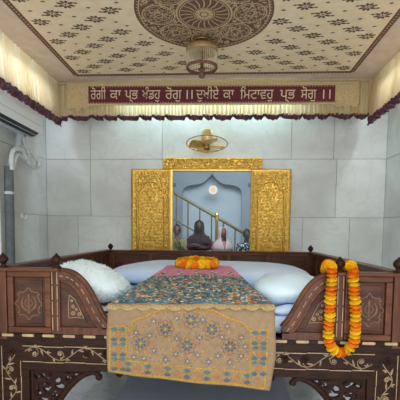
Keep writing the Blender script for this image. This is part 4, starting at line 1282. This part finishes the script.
def put_flower(root, c, pos, axis, rad, thick, spin):
    me = FLW[c][int(spin * 10) % 2]
    o = bpy.data.objects.new('orange_marigold' if c == 'o' else 'yellow_marigold', me); COL.objects.link(o); o.parent = root
    q = Vector((0, 0, 1)).rotation_difference(Vector(axis).normalized())
    mt = q.to_matrix().to_4x4() @ Matrix.Rotation(spin, 4, 'Z') @ Matrix.Diagonal((rad, rad, thick, 1))
    mt.translation = Vector(pos) - root_loc(root)
    o.matrix_local = mt
    return o
g1 = thing('marigold_garland', 'long orange and yellow marigold garland looped over the right bed post', 'garland', (.72, -.03, .575))
path = smooth([(.668, .098, .975), (.664, .045, 1.009), (.664, -.022, 1.008), (.664, -.047, .965), (.661, -.050, .88), (.659, -.050, .78), (.659, -.045, .68), (.671, -.040, .617), (.700, -.038, .590), (.730, -.038, .588),
               (.760, -.038, .605), (.781, -.040, .640), (.785, -.045, .72), (.778, -.050, .82), (.770, -.050, .90), (.764, -.047, .965), (.764, -.022, 1.008), (.764, .045, 1.009), (.760, .098, .975)], 16)
acc = [0.0]
for a, b in zip(path[:-1], path[1:]): acc.append(acc[-1] + (b - a).length)
L_ = acc[-1]; nF = 56
seq = 'ooyyooyy'
mb = MB(); mb.tube(path, .003, 6); mb.build('thread', M['gold_thread'], g1)
for i in range(nF):
    s_ = L_ * (i + .5) / nF
    j = max(q for q in range(len(acc)) if acc[q] <= s_); j = min(j, len(path) - 2)
    t = (s_ - acc[j]) / max(1e-6, acc[j + 1] - acc[j]); p = path[j].lerp(path[j + 1], t); d = (path[j + 1] - path[j])
    k_ = i if i < nF / 2 else nF - 1 - i
    c = 'y' if ((k_ + 1) // 2) % 2 == 1 else 'o'
    d = d.normalized() + Vector((rnd.uniform(-.2, .2), rnd.uniform(-.2, .2), rnd.uniform(-.15, .15)))
    put_flower(g1, c, p + Vector((rnd.uniform(-.002, .002), rnd.uniform(-.002, .002), 0)), d if i < nF / 2 else -d, rnd.uniform(.0255, .029), rnd.uniform(.021, .025), rnd.uniform(0, 6))

g2 = thing('marigold_ring', 'orange and yellow marigold ring lying on the brocade cover', 'garland', (-.055, .78, .925))
n = 19
ringp = []
for i in range(n):
    a = 2 * pi * i / n
    x = -.042 + .136 * cos(a); y = .845 + .085 * sin(a)
    z = .950 + (y - .80) * .12
    ringp.append(Vector((x, y, z)))
mb = MB(); mb.tube(ringp, .003, 6, closed=True); mb.build('thread', M['gold_thread'], g2)
for i in range(n):
    a = 2 * pi * i / n
    p = ringp[i]
    ax_ = Vector((cos(a) * .9 + rnd.uniform(-.3, .3), sin(a) * .9 + rnd.uniform(-.2, .2), .75 + rnd.uniform(-.3, .3)))
    put_flower(g2, 'oyyoyoyoyyoyoyoyyoy'[i], p + Vector((0, 0, rnd.uniform(-.004, .004))), ax_, rnd.uniform(.032, .037), rnd.uniform(.027, .031), rnd.uniform(0, 6))

# ================================================================== STAIR HALL: railing, lamp, bench, people
rl_ = thing('stair_railing', 'dark metal stair railing with a brass newel post seen through the glass', 'railing', (0, 7.4, 0))
RY = 7.4
def rz(x): return 1.99 - .566 * (x + .91)
mb = MB(); mb.tube([(-1.3, RY, rz(-1.3)), (1.25, RY, rz(1.25))], .032, 10); mb.build('handrail', M['rail_brass'], rl_)
mb = MB(); mb.tube([(-1.3, RY, rz(-1.3) - .60), (1.25, RY, rz(1.25) - .60)], .02, 8); mb.build('lower_rail', M['rail_brass'], rl_)
for j in range(10):
    x = -1.22 + j * .27
    if abs(x + .02) < .08: x += .1
    mb = MB(); mb.tube([(x, RY, max(0.0, rz(x) - 1.25)), (x, RY, rz(x))], .016, 8); mb.build('baluster', M['rail_brass'], rl_)
mb = MB(); mb.lathe([(.05, 0), (.05, .05), (.036, .08), (.034, 1.40), (.046, 1.43), (.03, 1.46), (.046, 1.53), (.04, 1.58), (.001, 1.62)], (-.02, RY - .05, 0), 16); o = mb.build('newel_post', M['gold_plain'], rl_); o['label'] = 'brass newel post'
for j in range(9):     # the steps behind the railing
    x0 = -1.3 + j * .30; zt = max(.1, rz(x0) - 1.05)
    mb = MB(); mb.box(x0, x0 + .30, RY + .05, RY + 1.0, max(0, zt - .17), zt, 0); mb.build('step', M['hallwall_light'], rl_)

gl = thing('globe_lamp', 'glowing round lamp hanging in the arch seen through the glass', 'lamp', (-.14, 8.3, 2.2))
LZ = 2.20
mb = MB(); mb.ell((-.137, 8.3, LZ), .062, .062, .062, 0, 20, 12); mb.build('bulb', M['bulb_core'], gl)
mb = MB(); mb.lathe([(.07, LZ + .02), (.105, LZ), (.115, LZ - .02), (.105, LZ - .02), (.075, LZ + .0)], (-.137, 8.32, LZ), 28, mtx=Matrix.Identity(3)); 
mb = MB(); mb.tube([(-.137 + .085 * cos(2 * pi * j / 32), 8.3, LZ + .085 * sin(2 * pi * j / 32)) for j in range(32)], .024, 10, closed=True); mb.build('glow_ring', M['bulb'], gl)
mb = MB(); mb.tube([(-.137, 8.3, LZ + .10), (-.137, 8.3, 3.3)], .006, 6); mb.build('rod', M['steel'], gl)

bench = thing('bench', 'low wooden bench the seated people sit on beyond the glass', 'bench', (-.15, 7.05, 0))
mb = MB(); mb.box(-1.25, 1.05, 6.86, 7.28, .275, .325, 0); mb.build('bench_seat', M['wood'], bench, bevel=.006)
for x in (-1.18, -.1, .98):
    mb = MB(); mb.box(x - .03, x + .03, 6.90, 7.24, 0, .275, 0); mb.build('leg', M['wood'], bench)

def skin_mesh(joints, edges, radii, root=0, sub=2):
    """one continuous tapered surface grown around a skeleton"""
    me = bpy.data.meshes.new('figure'); bm = bmesh.new()
    ly = bm.verts.layers.skin.verify()
    vs = [bm.verts.new(j) for j in joints]
    for a, b in edges: bm.edges.new((vs[a], vs[b]))
    for i, v in enumerate(vs):
        v[ly].radius = (radii[i], radii[i]); v[ly].use_root = (i == root)
    bm.to_mesh(me); bm.free()
    o = bpy.data.objects.new('figure', me); COL.objects.link(o)
    sk = o.modifiers.new('skin', 'SKIN'); sk.use_smooth_shade = True
    ss = o.modifiers.new('sub', 'SUBSURF'); ss.levels = sub; ss.render_levels = sub
    dg = bpy.context.evaluated_depsgraph_get(); dg.update()
    m2 = bpy.data.meshes.new_from_object(o.evaluated_get(dg))
    bpy.data.objects.remove(o, do_unlink=True)
    vv = [tuple(v.co) for v in m2.vertices]; ff = [tuple(p.vertices) for p in m2.polygons]
    bpy.data.meshes.remove(m2)
    return vv, ff
def add_vf(mb, vv, ff, fx, m=0):
    i = len(mb.v); mb.v += [tuple(fx(Vector(v))) for v in vv]
    for f in ff: mb.f.append(tuple(i + k for k in f)); mb.m.append(m); mb.sm.append(True)

def person(label, x, y, seat, sc, yaw_, skinm, topm, hair='hair', scarf=None, arms='fold', lean=0.0):
    root = thing('person', label, 'person', (x, y, 0))
    rot = Matrix.Rotation(yaw_, 3, 'Z')
    def fx(p): 
        p = Vector(p); p = Vector((p.x, p.y + lean * max(0, p.z) * -1, p.z)) * sc
        return rot @ p + Vector((x, y, seat))
    fz = -seat / sc
    if arms == 'fold':   # forearms crossed at the chest
        el = [(.215, -.07, .27), (-.215, -.07, .27)]; wr = [(-.02, -.24, .34), (.02, -.22, .29)]; hd = [(-.10, -.25, .36), (.10, -.23, .30)]
    elif arms == 'lap':
        el = [(.195, .0, .24), (-.195, .0, .24)]; wr = [(.07, -.22, .15), (-.07, -.22, .15)]; hd = [(.01, -.27, .14), (-.01, -.27, .14)]
    else:                # one hand raised to the chin
        el = [(.22, -.10, .26), (-.225, .0, .24)]; wr = [(.06, -.21, .47), (-.07, -.22, .15)]; hd = [(.025, -.19, .54), (-.01, -.27, .14)]
    J = [(0, 0, .09), (0, .015, .26), (0, .02, .42), (0, .02, .535), (0, .005, .60), (0, -.005, .66),       # pelvis .. neck .. jaw
         (.165, .02, .47), el[0], wr[0], (-.165, .02, .47), el[1], wr[1],
         (.10, -.04, .07), (.115, -.42, .085), (.115, -.43, fz + .07), (.12, -.56, fz + .04),
         (-.10, -.04, .07), (-.115, -.42, .085), (-.115, -.43, fz + .07), (-.12, -.56, fz + .04)]
    E_ = [(0, 1), (1, 2), (2, 3), (3, 4), (4, 5), (2, 6), (6, 7), (7, 8), (2, 9), (9, 10), (10, 11), (0, 12), (12, 13), (13, 14), (14, 15), (0, 16), (16, 17), (17, 18), (18, 19)]
    rad = [.13, .125, .13, .06, .052, .06, .062, .043, .028, .062, .043, .028, .088, .062, .038, .028, .088, .062, .038, .028]
    vv, ff = skin_mesh(J, E_, rad)
    mb = MB(); add_vf(mb, vv, ff, fx)
    # head: skull, jaw, nose, ears, lips, brow
    def hf(d):
        k_ = 1.0
        if d[2] < 0: k_ *= 1 - .16 * d[2] * d[2] * (1.0 if d[1] > -.2 else .45)
        return k_
    hb = MB(); hb.ell((0, -.015, .715), .074, .092, .112, 0, 24, 16, hf)
    hb.ell((0, -.110, .700), .011, .016, .020, 0, 10, 8); hb.ell((0, -.100, .722), .008, .014, .026, 0, 8, 8)
    for s_ in (-1, 1): hb.ell((s_ * .074, -.005, .71), .010, .020, .030, 0, 10, 8)
    hb.ell((0, -.098, .668), .022, .010, .006, 0, 10, 6); hb.ell((0, -.096, .660), .020, .010, .006, 0, 10, 6)
    i = len(mb.v); mb.v += [tuple(fx(p)) for p in hb.v]
    for f, m_, s_ in zip(hb.f, hb.m, hb.sm): mb.f.append(tuple(i + q for q in f)); mb.m.append(m_); mb.sm.append(s_)
    # hands: palm with four unequal bent fingers and a thumb from the palm's side
    for (w_, h_, sd_) in ((wr[0], hd[0], 1), (wr[1], hd[1], -1)):
        W, Hh = Vector(w_), Vector(h_); d = (Hh - W).normalized(); up = Vector((0, -.5, 1)); sdv = d.cross(up).normalized(); nrm = sdv.cross(d)
        tb = MB()
        tb.tube([W - d * .02, W + d * .02, W + d * .06, W + d * .085], [.024, .032, .034, .026], 10)
        for q, ln in enumerate((.062, .072, .068, .052)):
            b0 = W + d * .075 + sdv * (.0195 * (q - 1.5))
            tb.tube([b0, b0 + d * ln * .45 - nrm * .004, b0 + d * ln * .8 - nrm * .016, b0 + d * ln - nrm * .032], [.0088, .0085, .0078, .006], 8)
        b0 = W + d * .03 + sdv * .026 * sd_
        tb.tube([b0, b0 + sdv * .022 * sd_ + d * .02, b0 + sdv * .03 * sd_ + d * .045 - nrm * .008], [.011, .010, .008], 8)
        i = len(mb.v); mb.v += [tuple(fx(p)) for p in tb.v]
        for f, m_, s_ in zip(tb.f, tb.m, tb.sm): mb.f.append(tuple(i + q for q in f)); mb.m.append(m_); mb.sm.append(s_)
    body = mb.build('body', skinm, root)
    eyes = MB()
    for s_ in (-1, 1): eyes.ell((s_ * .030, -.098, .722), .012, .008, .006, 0, 10, 6)
    ev = MB(); ev.v = [tuple(fx(p)) for p in eyes.v]; ev.f, ev.m, ev.sm = eyes.f, eyes.m, eyes.sm
    ev.build('eyes', M['black'], root)
    # kurta over torso and sleeves, skirt over thighs
    JJ = J[:4] + [J[6], el[0], tuple(Vector(el[0]).lerp(Vector(wr[0]), .86)), J[9], el[1], tuple(Vector(el[1]).lerp(Vector(wr[1]), .86)), (.105, -.20, .085), (.115, -.40, .088), (-.105, -.20, .085), (-.115, -.40, .088)]
    EE = [(0, 1), (1, 2), (2, 3), (2, 4), (4, 5), (5, 6), (2, 7), (7, 8), (8, 9), (0, 10), (10, 11), (0, 12), (12, 13)]
    vv, ff = skin_mesh(JJ, EE, [.155, .148, .152, .072, .080, .060, .046, .080, .060, .046, .10, .088, .10, .088])
    kb = MB(); add_vf(kb, vv, ff, fx); kb.build('kurta', topm, root)
    TJ = [(.112, -.40, .08), (.115, -.43, -.05), (.115, -.43, fz + .10)]
    tb = MB()
    for s_ in (-1, 1):
        tb.tube([fx((s_ * a, b, c)) for a, b, c in TJ], [.080 * sc, .072 * sc, .058 * sc], 14)
    tb.build('trousers', M['c_trouser'], root)
    sb = MB()
    for s_ in (-1, 1):
        i = len(sb.v); t_ = MB(); t_.ell((s_ * .12, -.50, fz + .032), .042, .105, .030, 0, 12, 8)
        sb.v += [tuple(fx(p)) for p in t_.v]
        for f in t_.f: sb.f.append(tuple(i + q for q in f)); sb.m.append(0); sb.sm.append(True)
    sb.build('shoes', M['black'], root)
    if hair:
        h = MB(); rws = []
        for q in range(10):
            t = q / 9; th = pi / 2 - t * 2.0
            row = []
            for j in range(23):
                a = -pi * .5 + (j / 22 - .5) * 2 * (pi - .62 - .25 * (1 - t)) + pi
                rr = 1.08
                row.append(fx((.074 * rr * cos(th) * cos(a) if th > -.6 else .06 * cos(a), -.012 + .096 * rr * cos(th) * sin(a), .722 + .115 * rr * sin(th))))
            rws.append(row)
        h.grid(rws, 0, True)
        ho = h.build('hair', M['hair'], root); sd = ho.modifiers.new('thick', 'SOLIDIFY'); sd.thickness = .014 * sc; sd.offset = 0
    if scarf:
        s = MB(); rws = []
        prof = [(.006, .842, 0), (.055, .832, 0), (.086, .80, 0), (.100, .75, 0), (.104, .70, .0), (.104, .64, .0), (.108, .585, .1), (.15, .535, .5), (.205, .49, .9), (.232, .42, 1), (.240, .33, 1)]
        for (r_, z_, sp) in prof:
            row = []
            open_ = .62 if z_ < .80 else (.62 * max(0, (.842 - z_) / .042))
            if z_ < .60: open_ = .62 * max(.05, (z_ - .45) / .15) if z_ > .45 else .05
            for j in range(33):
                a = -pi / 2 + open_ + (2 * pi - 2 * open_) * j / 32
                row.append(fx((r_ * cos(a) * (1 + .02 * sin(j * 1.7)), -.008 + .02 * sp + r_ * sin(a) * (1.12 - .28 * sp) * (1 + .025 * sin(j * 2.3 + z_ * 30)), z_)))
            rws.append(row)
        s.grid(rws, 0, True)
        so = s.build('head_scarf', scarf, root); sd = so.modifiers.new('thick', 'SOLIDIFY'); sd.thickness = .012 * sc; sd.offset = 1
    return root
person('person in a dark maroon hooded shawl with folded arms, behind the glass', -.395, 6.98, .50, 1.08, 0.0, M['skin_dark'], M['c_maroon'], 'hair', M['c_hood'], 'fold')
person('person in rose clothes and pale headscarf, sitting beside the brass newel post', .12, 6.92, .40, 1.04, .25, M['skin'], M['c_pink'], 'hair', M['c_scarf'], 'lap')
person('person in olive print clothes at the left edge of the glass', -.88, 6.98, .47, 1.0, .0, M['skin'], M['c_olive'], 'hair', None, 'chin')
person('person in black and white print at the right edge of the glass', .64, 6.98, .40, .98, .2, M['skin_dark'], M['c_dark'], 'hair', None, 'lap')
